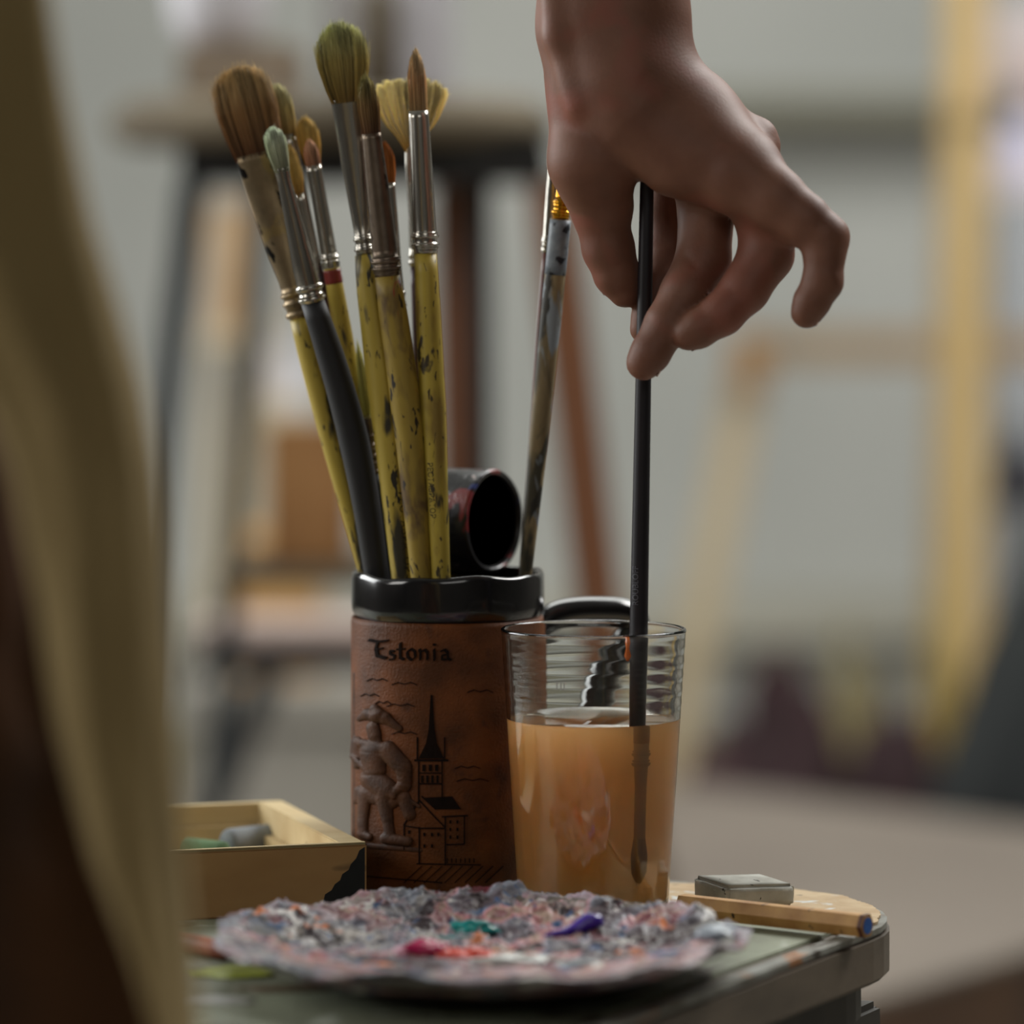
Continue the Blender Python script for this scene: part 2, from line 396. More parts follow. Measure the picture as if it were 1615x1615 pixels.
tag(box_obj('wooden_crate', (at(440,720,5.1).x, 5.1, 0.49+0.09), (0.11,0.2,0.18), mat('ochre_crate', srgb(182,140,84), rough=.7), None, bevel=0.004), 'ochre wooden crate on top of the grey chest', 'crate')
chst = thing('chest', 'grey painted chest standing on the floor beyond the brush mug', 'chest', (at(500,900,5.1).x, 5.1, 0))
M_gch = mat('grey_chest_paint', srgb(150,145,136), srgb(132,128,120), 6, .8)
box_obj('body', (0,0,0.22), (0.30,0.34,0.44), M_gch, chst, bevel=0.006)
box_obj('lid', (0,0,0.465), (0.32,0.36,0.05), M_gch, chst, bevel=0.006)

# ---------------------------------------------------------------- foreground coat at the left edge
def outline(tab, y):
    return float(np.interp(y, [t[0] for t in tab], [t[1] for t in tab]))
R_edge = [(-900,20),(-20,78),(60,92),(150,108),(350,150),(480,190),(600,225),(720,247),(850,262),(1000,270),(1300,293),(1640,318),(2400,350)]
L_edge = [(-900,-330),(300,-240),(500,-130),(640,-25),(750,15),(950,60),(1150,92),(1350,145),(1500,205),(1640,250),(2400,300)]
def cloth_column(Lt, Rt, Yc, depth, seed, amp, y0=-900, y1=2300, n=96, K=130):
    V = []; Fc = []; tmp = []
    for i in range(K):
        y = y0+(y1-y0)*i/(K-1); xl, xr = outline(Lt, y), outline(Rt, y)
        c, hw = (xl+xr)/2, max((xr-xl)/2, 6)
        for j in range(n):
            a = 2*math.pi*j/n
            tmp.append((c, hw, a, y))
    A = np.array(tmp)
    nn = fbm(np.stack([np.cos(A[:,2])*1.6, np.sin(A[:,2])*1.6, A[:,3]/420], 1)+seed, 3, seed)
    fold = np.sin(A[:,2]*7+A[:,3]/230+seed)*0.5+nn
    for (c, hw, a, y), f in zip(tmp, fold):
        p = at(c+hw*math.cos(a)*(1+0.03*f), y, Yc)
        V.append((p.x, Yc+depth*math.sin(a)*(1+amp*f), p.z))
    V = np.array(V)
    for i in range(K-1):
        for j in range(n):
            q = (j+1) % n; Fc.append((i*n+j, i*n+q, (i+1)*n+q, (i+1)*n+j))
    Fc.append(tuple(range(n))); Fc.append(tuple(range((K-1)*n, K*n)))
    return V, Fc
base = at(-60, 2300, 1.25)
coat = thing('coat', 'blurred khaki coat with dark brown lining filling the left foreground', 'coat', (base.x, 1.25, base.z))
V, Fc = cloth_column(L_edge, R_edge, 1.24, 0.020, 4, 0.16)
mesh_obj('khaki_sleeve', V-np.array((base.x,1.25,base.z)), Fc, M_khaki, coat)
L2 = [(-900,-700),(2400,-700)]; R2 = [(-900,-350),(300,-200),(500,-90),(640,5),(750,50),(950,100),(1150,135),(1350,190),(1500,245),(1640,285),(2400,330)]
V, Fc = cloth_column(L2, R2, 1.32, 0.03, 9, 0.4)
o = mesh_obj('lining', V-np.array((base.x,1.25,base.z)), Fc, M_lining, coat); o['label'] = 'dark brown lining'

# ---------------------------------------------------------------- table
M_tabletop = mat('painted_tabletop', srgb(134,140,118), srgb(96,98,80), 22, 0.55, bump=0.0006, bscale=260,
                 spots=((srgb(168,172,160), 30, 0.58, 0.08), (srgb(58,50,38), 26, 0.62, 0.05), (srgb(120,72,50), 60, 0.70, 0.02)))
M_tabside = mat('worn_table_edge', srgb(112,98,82), srgb(78,68,56), 30, 0.5, bump=0.0004, bscale=200, stretch=(0.35,0.35,1),
                spots=((srgb(176,176,168), 45, 0.66, 0.06), (srgb(30,24,18), 40, 0.66, 0.05)))
M_tabrim = mat('worn_rim', srgb(150,152,146), srgb(96,92,80), 45, 0.45, spots=((srgb(156,104,62), 45, 0.57, 0.05), (srgb(50,40,30), 70, 0.62, 0.05)))
M_tabdark = mat('dark_table_apron', srgb(48,42,34), srgb(30,26,22), 30, 0.6, spots=((srgb(170,162,120), 90, 0.72, 0.02),))
CR = Vector((0.2006, 1.823)); U = Vector((-0.88, 0.475)); Wd = Vector((-0.475, -0.88))
LU, LW = 0.78, 0.50
ctr = CR+U*(LU/2)+Wd*(LW/2)
tb = thing('table', 'small paint-stained wooden table with rounded corner and grey-green top', 'table', (ctr.x, ctr.y, 0))
def rrect(inset, r, n=10):
    P = []
    lu, lw = LU/2-inset, LW/2-inset
    for k, (su, sw) in enumerate(((-1,-1),(1,-1),(1,1),(-1,1))):
        for i in range(n+1):
            a = math.pi+k*math.pi/2+i*math.pi/2/n
            u = su*(lu-r)+r*math.cos(a); w_ = sw*(lw-r)+r*math.sin(a)
            q = U*u+Wd*w_; P.append((q.x, q.y))
    return P
prism('table_slab', rrect(0, 0.09), T-0.0235, T-0.0015, M_tabside, tb, bevel=0.0022)
# rim band with worn edge, and inset board
def ring(name, i0, r0, i1, r1, z0, z1, m, parent):
    A = rrect(i0, r0); B = rrect(i1, r1); n = len(A)
    V = [(x,y,z0) for x,y in A]+[(x,y,z1) for x,y in A]+[(x,y,z1) for x,y in B]+[(x,y,z0) for x,y in B]; Fc = []
    for k in range(4):
        for j in range(n):
            q = (j+1) % n; k2 = (k+1) % 4; Fc.append((k*n+j, k*n+q, k2*n+q, k2*n+j))
    return mesh_obj(name, V, Fc, m, parent, False)
ring('rim_band', 0.0012, 0.0885, 0.0095, 0.081, T-0.0022, T+0.0004, M_tabrim, tb)
prism('inset_board', rrect(0.0165, 0.05), T-0.0025, T, M_tabletop, tb, bevel=0.0006)
prism('apron', rrect(0.012, 0.08), T-0.043, T-0.0235, M_tabdark, tb, bevel=0.001)
for su in (-1,1):
    for sw in (-1,1):
        a = U*su*(LU/2-0.042)+Wd*sw*(LW/2-0.042); b = U*su*(LU/2-0.03)+Wd*sw*(LW/2-0.03)
        bar_obj('leg', (a.x,a.y,T-0.043), (b.x,b.y,0), 0.036, 0.036, M_tabdark, tb, up=Vector((U.x,U.y,0)))
def blob(name, px, py, rx, ry, hgt, m, parent, z=T, seed=0, off=Vector((0,0,0)), n=40, k=10, amp=0.25, base=None):
    c = base if base is not None else Vector(((px-807.5)*((EYE-z)*F/(py-423))/F, (EYE-z)*F/(py-423), z))
    V = []; Fc = []
    for i in range(k+1):
        r = 1-i/k
        for j in range(n):
            a = 2*math.pi*j/n; V.append((r*math.cos(a), r*math.sin(a), math.sqrt(max(0,1-r*r))))
    V = np.array(V); nn = fbm(V*1.7+seed*3.1, 3, seed)
    V = V*(1+amp*nn[:,None])*np.array((rx,ry,hgt))
    V[:,2] = np.maximum(V[:,2], 0)
    V = V+np.array(c-off)
    for i in range(k):
        for j in range(n):
            q = (j+1) % n; Fc.append((i*n+j, i*n+q, (i+1)*n+q, (i+1)*n+j))
    Fc.append(tuple(range(n)))
    return mesh_obj(name, V, Fc, m, parent)
toff = Vector((ctr.x, ctr.y, 0))
M_lime = mat('lime_paint', srgb(150,160,38), srgb(120,128,40), 60, 0.4); M_whitep = mat('white_paint', srgb(196,198,196), srgb(170,170,166), 60, 0.4)
o = blob('paint_smear', 375, 1534, 0.022, 0.014, 0.0012, M_lime, tb, seed=2, off=toff); o['label'] = 'lime green paint smear'
o = blob('paint_smear', 345, 1578, 0.015, 0.008, 0.001, M_whitep, tb, seed=3, off=toff); o['label'] = 'off-white paint smear'
o = blob('paint_smear', 455, 1560, 0.022, 0.006, 0.0008, mat('brown_paint', srgb(92,74,52), rough=.5), tb, seed=5, off=toff); o['label'] = 'brown paint smear'

# torn cardboard sheet at the far corner
M_card = mat('torn_cardboard', srgb(206,184,150), srgb(186,160,126), 60, 0.9, bump=0.0003, bscale=400, spots=((srgb(214,216,212), 40, 0.60, 0.05),(srgb(120,110,96), 90, 0.68, 0.03)))
cpx = [(1000,1398),(1060,1396),(1120,1398),(1200,1400),(1270,1408),(1330,1416),(1350,1424),(1372,1430),(1388,1442),(1384,1456),(1366,1466),(1330,1468),(1200,1452),(1100,1438),(1000,1430)]
cp = []
zc = T+0.0005
for i, (a, b) in enumerate(cpx):
    d = (EYE-zc)*F/(b-423); cp.append(((a-807.5)*d/F, d))
dense = []
for i in range(len(cp)):
    a = Vector(cp[i]); b = Vector(cp[(i+1) % len(cp)])
    for k in range(8):
        q = a.lerp(b, k/8); j = random.uniform(-1,1)*0.0007*(1 if 2 < i < 12 else 0.3)
        nrm = Vector((-(b-a).y, (b-a).x)).normalized(); q += nrm*j; dense.append((q.x, q.y))
card = prism('cardboard_sheet', [(x-0.11, y-1.80) for x, y in dense], 0.0, 0.0012, M_card, None, loc=(0.11, 1.80, zc))
tag(card, 'torn beige cardboard sheet on the far corner of the table', 'cardboard')
ZC = zc+0.0012

# thick hexagonal pencil with a blue end
M_penw = mat('pencil_wood', srgb(196,150,88), srgb(160,112,58), 60, 0.5, stretch=(1,0.12,1), bump=0.0002, bscale=300, spots=((srgb(70,50,34), 120, 0.66, 0.04),))
pe = Vector((at(1368,1466,1.722).x, 1.722)); ps = Vector((0.0755, 1.778))
pd = (pe-ps); plen = pd.length; ang = math.atan2(pd.y, pd.x)
pen = thing('pencil', 'thick hexagonal wooden pencil with blue end lying across the table corner', 'pencil', (ps.x, ps.y, ZC+0.0048), rot=(0, 0, ang))
def hexbar(r, x0, x1):
    V = []
    for x in (x0, x1):
        for k in range(6):
            a = k*math.pi/3; V.append((x, r*math.cos(a+math.pi/6*0), r*math.sin(a)))
    Fc = [(k, (k+1) % 6, (k+1) % 6+6, k+6) for k in range(6)]+[tuple(range(6)), tuple(range(6,12))]
    return V, Fc
V, Fc = hexbar(0.0054, 0, plen)
bm = bmesh.new(); vs = [bm.verts.new(v) for v in V]; [bm.faces.new([vs[i] for i in f]) for f in Fc]
bm_obj('barrel', bm, M_penw, pen, bevel=0.0003)
M_penblue = mat('blue_lead', srgb(40,96,170), srgb(28,76,150), 300, 0.5)
def disc(name, r, x0, x1, m, parent, n=24):
    V = [(x, r*math.cos(2*math.pi*k/n), r*math.sin(2*math.pi*k/n)) for x in (x0,x1) for k in range(n)]
    Fc = [(k,(k+1)%n,(k+1)%n+n,k+n) for k in range(n)]+[tuple(range(n)), tuple(range(n,2*n))]
    return mesh_obj(name, V, Fc, m, parent, False)
o = disc('lead', 0.0036, plen-0.004, plen+0.0004, M_penblue, pen); o['label'] = 'blue lead'
# the dark band at the barrel end
V, Fc = hexbar(0.00555, plen-0.0022, plen-0.0001); mesh_obj('end_band', V, Fc, mat('dark_band', srgb(84,44,28), rough=.5), pen, False)

# eraser
M_er = mat('eraser_rubber', srgb(186,186,178), srgb(150,148,138), 60, 0.8, bump=0.0002, bscale=500, spots=((srgb(92,86,70), 70, 0.60, 0.08), (srgb(50,46,40), 160, 0.66, 0.04)))
er = bmesh.new(); c0 = Vector((at(1172,1412,1.81).x, 1.81, ZC))
ea_, eb_ = 0.0335, 0.022
A = Vector((at(1147,1425,1.794).x, 1.794)); Bq = Vector((at(1256,1424,1.80).x, 1.803)); Dq = Vector((at(1092,1410,1.815).x, 1.814))
Cq = Bq+(Dq-A)*1.0
vsb = [er.verts.new((q.x-c0.x, q.y-c0.y, 0)) for q in (A, Bq, Cq, Dq)]
vst = [er.verts.new((q.x-c0.x, q.y-c0.y, h)) for q, h in ((A, 0.0108), (Bq, 0.0104), (Cq, 0.0122), (Dq, 0.0128))]
er.faces.new(vsb); er.faces.new(vst)
for i in range(4): er.faces.new((vsb[i], vsb[(i+1)%4], vst[(i+1)%4], vst[i]))
bmesh.ops.bevel(er, geom=er.edges[:], offset=0.0016, segments=3, affect='EDGES')
bmesh.ops.subdivide_edges(er, edges=er.edges[:], cuts=3, use_grid_fill=True)
for v in er.verts:
    k = fbm(np.array([[v.co.x*160, v.co.y*160, v.co.z*160]]), 2, 5)[0]; v.co += v.co.normalized()*k*0.0003
    if v.co.z < 0.0002: v.co.z = 0
o = bm_obj('eraser', er, M_er, None, smooth=True, loc=c0)
tag(o, 'dirty white rubber eraser on the cardboard behind the pencil', 'eraser')

# ---------------------------------------------------------------- open wooden box with pastels
M_boxw = mat('pale_box_wood', srgb(206,186,140), srgb(178,152,104), 30, 0.65, stretch=(0.2,1,1), bump=0.0002, bscale=200, spots=((srgb(120,86,50), 50, 0.66, 0.06),))
M_boxf = mat('stained_box_front', srgb(196,156,104), srgb(164,122,74), 24, 0.65, stretch=(0.4,1,1), spots=((srgb(30,24,22), 26, 0.60, 0.04), (srgb(160,70,40), 40, 0.70, 0.03)))
BA = Vector((-0.1139, 1.952)); BB = Vector((-0.0655, 1.802))
sd = (BA-BB).normalized(); fd = Vector((-sd.y, sd.x))*1.0; fd = fd if fd.x < 0 else -fd
bh = 0.030; dl = (BA-BB).length; wl = 0.20
box = thing('wooden_box', 'shallow open pale wooden box holding pastels left of the mug', 'box', (BB.x, BB.y, T), rot=(0, 0, math.atan2(-fd.y, -fd.x)))
# local: -x goes left along the front, +y away
th = 0.0065
def lb(name, x0, x1, y0, y1, z0, z1, m): return box_obj(name, ((x0+x1)/2,(y0+y1)/2,(z0+z1)/2), (x1-x0,y1-y0,z1-z0), m, box, bevel=0.0006)
lb('bottom_panel', -wl+th, -th, th, dl-th, 0.0005, 0.004, M_boxw)
lb('front_panel', -wl, 0, 0, 0.0035, 0, bh, M_boxf)
bm = bmesh.new(); vs = [bm.verts.new((x, -0.0002, z)) for x, z in ((-0.001,0.001),(-0.001,0.0290),(-0.0035,0.0275),(-0.005,0.024),(-0.0075,0.0215),(-0.0085,0.019),(-0.0115,0.0172),(-0.0125,0.0145),(-0.0150,0.0128),(-0.0165,0.0102),(-0.0195,0.0085),(-0.0205,0.005),(-0.0225,0.001))]
f = bm.faces.new(vs); rr_ = bmesh.ops.extrude_face_region(bm, geom=[f]); bmesh.ops.translate(bm, vec=(0,0.0004,0), verts=[v for v in rr_['geom'] if isinstance(v, bmesh.types.BMVert)])
bm_obj('black_stain', bm, mat('black_stain_paint', srgb(26,25,28), rough=.5), box)
lb('front_top_edge', -wl, 0, -0.0003, 0.0038, bh, bh+0.0012, M_boxw)
lb('back_panel', -wl, 0, dl-th, dl, 0, bh, M_boxw)
lb('side_panel', -0.012, 0, 0.0038, dl-th, 0, bh+0.0008, M_boxw)
lb('side_panel', -wl, -wl+th, 0.0038, dl-th, 0, bh, M_boxw)
lb('inner_ledge', -0.0165, -0.012, 0.0038, dl-th, 0, bh-0.012, M_boxw)
lb('inner_ledge', -wl+th, -0.0165, dl-th-0.004, dl-th, 0, bh-0.010, M_boxw)
def in_box(px, py, z):
    d = (EYE-z)*F/(py-423); return Vector(((px-807.5)*d/F, d, z))
def pastel(name, px0, py0, px1, py1, z, r, m, label):
    a = in_box(px0,py0,z); b = in_box(px1,py1,z); c = (a+b)/2; d = (b-a); L = d.length
    prof = [(0.0001,-L/2),(r*0.78,-L/2),(r*0.97,-L/2+0.0012),(r,-L/2+0.003),(r,L/2-0.003),(r*0.96,L/2-0.001),(r*0.75,L/2),(0.0001,L/2)]
    o = lathe(name, prof, m, None, 28, c, wob=lambda rr,zz,aa,i: (rr*(1+0.03*math.sin(3*aa+i)), zz))
    o.rotation_euler = d.to_track_quat('Z','Y').to_euler(); tag(o, label, 'pastel'); return o
pastel('pastel_stick', 356,1331, 452,1320, T+0.0152, 0.0070, mat('grey_pastel', srgb(132,138,142), srgb(112,118,124), 120, .95, spots=((srgb(30,30,32),300,.72,.02),)), 'grey chalk pastel stick lying in the wooden box')
pastel('pastel_stick', 290,1338, 356,1345, T+0.0135, 0.0052, mat('green_pastel', srgb(96,124,88), srgb(76,104,72), 120, .95), 'green chalk pastel stick beside the grey one in the wooden box')
lb('tray_insert', -wl+th, -0.0165, 0.004, dl-th, 0.004, 0.0082, M_boxw)

# ---------------------------------------------------------------- mug
MX, MY = -0.0302, 1.870; MH = 0.1485; RO = 0.0450
M_glaze = mat('black_glaze', srgb(16,16,18), srgb(26,24,26), 60, 0.16, coat=0.6, bump=0.00012, bscale=90)
M_leather = mat('brown_leather', srgb(112,62,26), srgb(78,43,18), 50, 0.55, bump=0.0004, bscale=850, spec=0.22, spots=((srgb(60,36,24), 60, 0.62, 0.15),))
M_relief = mat('relief_leather', srgb(84,52,32), srgb(58,36,24), 120, 0.6, bump=0.0003, bscale=700, spec=0.22)
M_etch = mat('etched_leather', srgb(30,20,15), srgb(24,16,13), 90, 0.8, bump=0.0003, bscale=500, spec=0.08)
mug = thing('mug', 'brown leather-covered black ceramic mug embossed Estonia holding the brushes', 'mug', (MX, MY, T))
RI = RO-0.0036
def wobr(r, z, a, i):
    return r*(1+0.004*math.sin(3*a+1)+0.003*math.sin(5*a)), z+(0.0006*math.sin(4*a+0.6)+0.0004*math.sin(9*a) if z > 0.12 else 0)
zr = MH-0.0205
prof = [(0.0001,0.0),(RO-0.004,0),(RO-0.002,0.003),(RO-0.002,zr-0.002),(RO-0.0012,zr),(RO-0.0002,zr+0.002),(RO+0.0002,zr+0.005),(RO+0.0002,MH-0.0030),(RO-0.0002,MH-0.0013),(RO-0.0010,MH-0.0003),
        (RO-0.0024,MH-0.0002),(RI,MH-0.0018),(RI-0.0003,MH-0.01),(RI-0.0003,0.008),(RI-0.004,0.006),(0.0001,0.006)]
lathe('body', prof, M_glaze, mug, 128, wob=wobr)
RL = RO+0.0001
lathe('leather_sleeve', [(RO-0.0019,0.002),(RL-0.0003,0.002),(RL,0.004),(RL,zr-0.003),(RL-0.0004,zr-0.0008),(RO-0.0019,zr-0.0006)], M_leather, mug, 128, closed=True)
# handle: a squared loop reaching back to the right
hd = Vector((0.92, 0.39, 0)).normalized()
hp = [hd*(RO-0.003)+Vector((0,0,0.117)), hd*(RO+0.012)+Vector((0,0,0.1260)), hd*(RO+0.034)+Vector((0,0,0.1272)), hd*(RO+0.050)+Vector((0,0,0.1240)),
      hd*(RO+0.049)+Vector((0,0,0.112)), hd*(RO+0.034)+Vector((0,0,0.092)), hd*(RO+0.025)+Vector((0,0,0.055)), hd*(RO+0.012)+Vector((0,0,0.036)), hd*(RO-0.003)+Vector((0,0,0.034))]
hs = spline(hp, 8)
tube('handle', hs, [0.0066+0.0018*min(1,max(0,(i-24)/8)) for i in range(len(hs))], M_glaze, mug, 20, flat=1.25)

SP = MY/F                      # metres per picture pixel at the mug
def on_mug(px, py, wv, k=156.0):   # wrap a front view position onto the mug wall, wv metres proud
    s = max(-0.999, min(0.999, (px-706.0)/k)); th = math.asin(s)
    r = RL+wv; zz = (EYE-(py-423)*(MY-RL*math.cos(th))/F)-T
    return Vector((r*math.sin(th), -r*math.cos(th), zz))
def etched(name, polys, m, hgt=0.0004, parent=mug, step=4.0, label=None):
    V = []; Fc = []
    for poly in polys:                   # each a quad (4 points): subdivide and bend
        a, b, c, d = [Vector((*p, 0)) for p in poly]
        nu = max(1, int(max((b-a).length, (c-d).length)/step)); nv = max(1, int(max((d-a).length, (c-b).length)/step))
        base = len(V)
        for lay in (hgt, -0.0005):
            for i in range(nv+1):
                for j in range(nu+1):
                    q = a.lerp(b, j/nu).lerp(d.lerp(c, j/nu), i/nv); V.append(on_mug(q.x, q.y, lay))
        W = nu+1; S = W*(nv+1)
        for i in range(nv):
            for j in range(nu):
                p = base+i*W+j; Fc.append((p, p+1, p+1+W, p+W)); Fc.append((p+S, p+S+W, p+S+1+W, p+S+1))
        for j in range(nu):
            p = base+j; Fc.append((p, p+1, p+1+S, p+S)); p = base+nv*W+j; Fc.append((p, p+1, p+1+S, p+S))
        for i in range(nv):
            p = base+i*W; Fc.append((p, p+W, p+W+S, p+S)); p = base+i*W+nu; Fc.append((p, p+W, p+W+S, p+S))
    o = mesh_obj(name, V, Fc, m, parent, False)
    if label: o['label'] = label
    return o
def stroke(pts, wd):
    out = []
    for (x0,y0),(x1,y1) in zip(pts[:-1], pts[1:]):
        d = math.hypot(x1-x0, y1-y0)+1e-6; nx, ny = -(y1-y0)/d*wd/2, (x1-x0)/d*wd/2
        ex_, ey_ = (x1-x0)/d*wd*0.25, (y1-y0)/d*wd*0.25
        out.append(((x0+nx-ex_,y0+ny-ey_),(x1+nx+ex_,y1+ny+ey_),(x1-nx+ex_,y1-ny+ey_),(x0-nx-ex_,y0-ny-ey_)))
    return out
def nib(pts, wd=6.0, ang=-38):
    nx, ny = math.cos(math.radians(ang))*wd/2, math.sin(math.radians(ang))*wd/2; out = []
    for (x0,y0),(x1,y1) in zip(pts[:-1], pts[1:]):
        out.append(((x0-nx,y0-ny),(x0+nx,y0+ny),(x1+nx,y1+ny),(x1-nx,y1-ny))); out += stroke([(x0,y0),(x1,y1)], 2.0)
    return out
L = []
L += nib([(583,1009),(598,1012),(614,1010)]); L += nib([(598,1012),(595,1022),(597,1034),(611,1038)], 6.5); L += nib([(597,1024),(606,1022)], 4)      # E
L += nib([(624,1027),(618,1026),(618,1031),(625,1034),(624,1039),(617,1040)], 4.6)                                                       # s
L += nib([(634,1014),(634,1037),(640,1040)], 5.2); L += nib([(628,1024),(641,1023)], 3.4)                                                  # t
L += nib([(651,1023),(645,1028),(646,1036),(652,1041),(658,1036),(657,1027),(651,1023)], 4.6)                                            # o
L += nib([(664,1024),(666,1028),(666,1040)], 5); L += nib([(667,1028),(673,1024),(677,1029),(677,1040)], 4.8)                              # n
L += nib([(687,1024),(688,1028),(688,1041)], 5); L += nib([(686,1016),(690,1017)], 4)                                                    # i
L += nib([(698,1027),(704,1024),(709,1029),(709,1038),(714,1041)], 4.8); L += nib([(708,1032),(700,1033),(700,1040),(707,1040)], 4.6)     # a
L = [tuple((x, y) for x, y in q) for q in L]
etched('lettering', L, M_etch, 0.0007, label='dark blackletter word Estonia')
tw = []
tw.append(((682,1096),(685,1096),(688,1150),(679,1150))); tw.append(((679,1150),(688,1150),(692,1172),(675,1172))); tw.append(((675,1172),(692,1172),(703,1196),(663,1196)))
tw += stroke([(661,1163),(661,1200)],2.2)+stroke([(704,1163),(704,1200)],2.2)+stroke([(657,1199),(709,1199)],3)
tw += stroke([(663,1200),(663,1268)],1.8)+stroke([(700,1200),(700,1262)],1.8)+stroke([(663,1219),(700,1219)],1.5)+stroke([(663,1236),(700,1236)],1.8)
for k in range(3): x = 669+k*10; tw.append(((x,1206),(x+5,1206),(x+5,1216),(x,1216)))
for k in range(4): x = 667+k*8; tw.append(((x,1223),(x+3.5,1223),(x+3.5,1234),(x,1234)))
tw.append(((672,1258),(716,1256),(730,1276),(690,1276))); tw += stroke([(690,1276),(668,1256)],2)+stroke([(640,1300),(664,1262),(690,1290),(704,1304)],1.8)
tw += stroke([(640,1300),(640,1340)],1.6)+stroke([(664,1305),(664,1362)],2)+stroke([(705,1288),(705,1364)],2.2)+stroke([(735,1288),(735,1330)],1.8)+stroke([(700,1288),(740,1286)],2)
tw += stroke([(664,1306),(704,1306)],1.8)+stroke([(705,1332),(735,1331)],1.6)+stroke([(640,1302),(664,1306)],1.4)
for x, y in ((713,1296),(724,1296),(713,1308),(724,1308),(713,1320),(724,1320),(672,1316),(684,1316),(694,1316),(672,1334),(684,1334),(648,1312),(648,1326)):
    tw.append(((x-1.5,y-2.5),(x+1.5,y-2.5),(x+1.5,y+2.5),(x-1.5,y+2.5)))
for k in range(9): tw += stroke([(640+k*16,1392),(668+k*16,1366)],1.1)
for k in range(7): x = 708+k*7; tw += stroke([(x,1354),(x,1360)],1.5)
tw += stroke([(660,1362),(760,1364)],1.5)+stroke([(580,1382),(700,1392)],1.3)
for (x, y, w_) in ((596,1072,34),(640,1078,40),(584,1096,30),(634,1112,44),(606,1108,26),(640,1156,40),(760,1090,40),(748,1230,50),(740,1210,40)):
    tw += stroke([(x-w_/2,y+2),(x-w_/4,y-2),(x,y+1),(x+w_/4,y-2),(x+w_/2,y+2)],1.1)
etched('town_relief', tw, M_etch, 0.0005, label='dark embossed church spire and town houses')
# soldier relief made in flat coordinates then wrapped on the wall
FIG = [((559,2,1134),(576,5,1126),4,8,1),((576,5,1126),(606,6,1132),9,10,1),((606,6,1132),(630,3,1149),9,5,1),((590,8,1118),(594,8,1126),8,13,1),((585,3,1148),(588,3,1160),11,11,1),((590,3,1166),(592,3,1170),8,8,1),
       ((568,6,1172),(606,6,1181),7,9,1),((556,0,1172),(553,0,1184),11,10,1),((554,0,1182),(556,2,1206),9,7,1),((584,1,1188),(588,1,1214),22,19,.8),
       ((610,2,1184),(634,2,1208),16,15,.9),((637,2,1212),(638,2,1238),14,12,.9),((636,5,1238),(618,8,1252),9,6,1),((552,9,1193),(622,11,1256),4.2,4.0,1),
       ((549,0,1062),(549,0,1330),2.4,2.4,1),((582,1,1228),(606,1,1246),19,20,.8),((572,1,1250),(616,1,1262),15,14,.7),((636,0,1258),(646,0,1284),12,11,.8),
       ((571,2,1252),(566,2,1300),12,8,1),((566,2,1296),(567,2,1314),9,8,1),((603,2,1258),(609,2,1290),14,10,1),((609,2,1290),(613,2,1316),9,9,1),
       ((564,3,1315),(578,4,1320),7,6,1),((606,4,1322),(644,4,1327),9,8,1),((576,0,1334),(664,0,1341),5,4,.8),((560,3,1246),(556,3,1262),7,6,1),((650,2,1264),(662,2,1272),3,3,1)]
h = 1.3
xs = np.arange(530,672,h, dtype=np.float32); ys = np.arange(-8,30,h, dtype=np.float32); zs = np.arange(1050,1352,h, dtype=np.float32)
P = np.meshgrid(xs, ys, zs, indexing='ij'); D = None
for i, (a, b, ra, rb, q) in enumerate(FIG):
    d = rcone(P, a, b, ra, rb, q)*1.0
    D = d if D is None else smin(D, d, 2.6)
# grooves: sleeve stripes, collar lines, belt
D = D+0.9*np.exp(-(((P[2]-1186-0.1*(P[0]-585))/1.6)**2))*((P[0] > 566) & (P[0] < 606))
D = D+0.7*np.clip(np.sin((P[2]-P[0]*0.25)*0.75), 0, 1)*((P[0] > 622) & (P[2] > 1200) & (P[2] < 1246))
D = D+1.2*np.exp(-(((P[2]-1222)/2.0)**2))*((P[0] > 570) & (P[0] < 606))
V, Fc = surface_nets(D, (530,-8,1050), h)
V2 = [on_mug(v[0], v[2], v[1]*SP*0.62-0.0002, 163.0) for v in V]
o = mesh_obj('soldier_relief', V2, Fc, M_relief, mug); o['label'] = 'embossed soldier with hat and musket'

# black ceramic cup lying across the mug mouth
M_tubeg = mat('smeared_black_glaze', srgb(18,18,22), srgb(28,26,32), 60, 0.3, coat=0.3, bump=0.0005, bscale=300,
              spots=((srgb(128,36,40), 62, 0.60, 0.03), (srgb(40,56,120), 75, 0.63, 0.03), (srgb(176,160,158), 110, 0.66, 0.03)))
n_ = Vector((0.835, -0.55, 0.0)).normalized(); mc = Vector((-0.0082, 1.888, EYE-(822-423)/F*1.888))
tr_, tl_ = 0.0243, 0.042
M_cin = mat('cup_inside_glaze', srgb(12,12,13), rough=0.55)
pr = [(0.0001,-tl_),(tr_*0.9,-tl_),(tr_,-tl_+0.003),(tr_,-0.002),(tr_+0.0003,-0.0008),(tr_-0.0004,0),(tr_-0.0018,0),(tr_-0.0024,-0.0015),(tr_-0.0024,-tl_+0.004),(0.0001,-tl_+0.004)]
cup = lathe('ceramic_cup', pr, M_tubeg, None, 64, mc, wob=lambda r,z,a,i: (r*(1+0.006*math.sin(5*a+z*300)), z))
cup.rotation_euler = n_.to_track_quat('Z','Y').to_euler()
lathe('lining', [(tr_-0.0023,-0.0020),(tr_-0.0030,-0.0020),(tr_-0.0032,-tl_+0.006),(0.0001,-tl_+0.006),(0.0001,-tl_+0.0042),(tr_-0.0023,-tl_+0.0042)], M_cin, cup, 64)['label'] = 'matte black inside'
tag(cup, 'small black ceramic cup lying sideways in the mug mouth, open end out', 'cup')

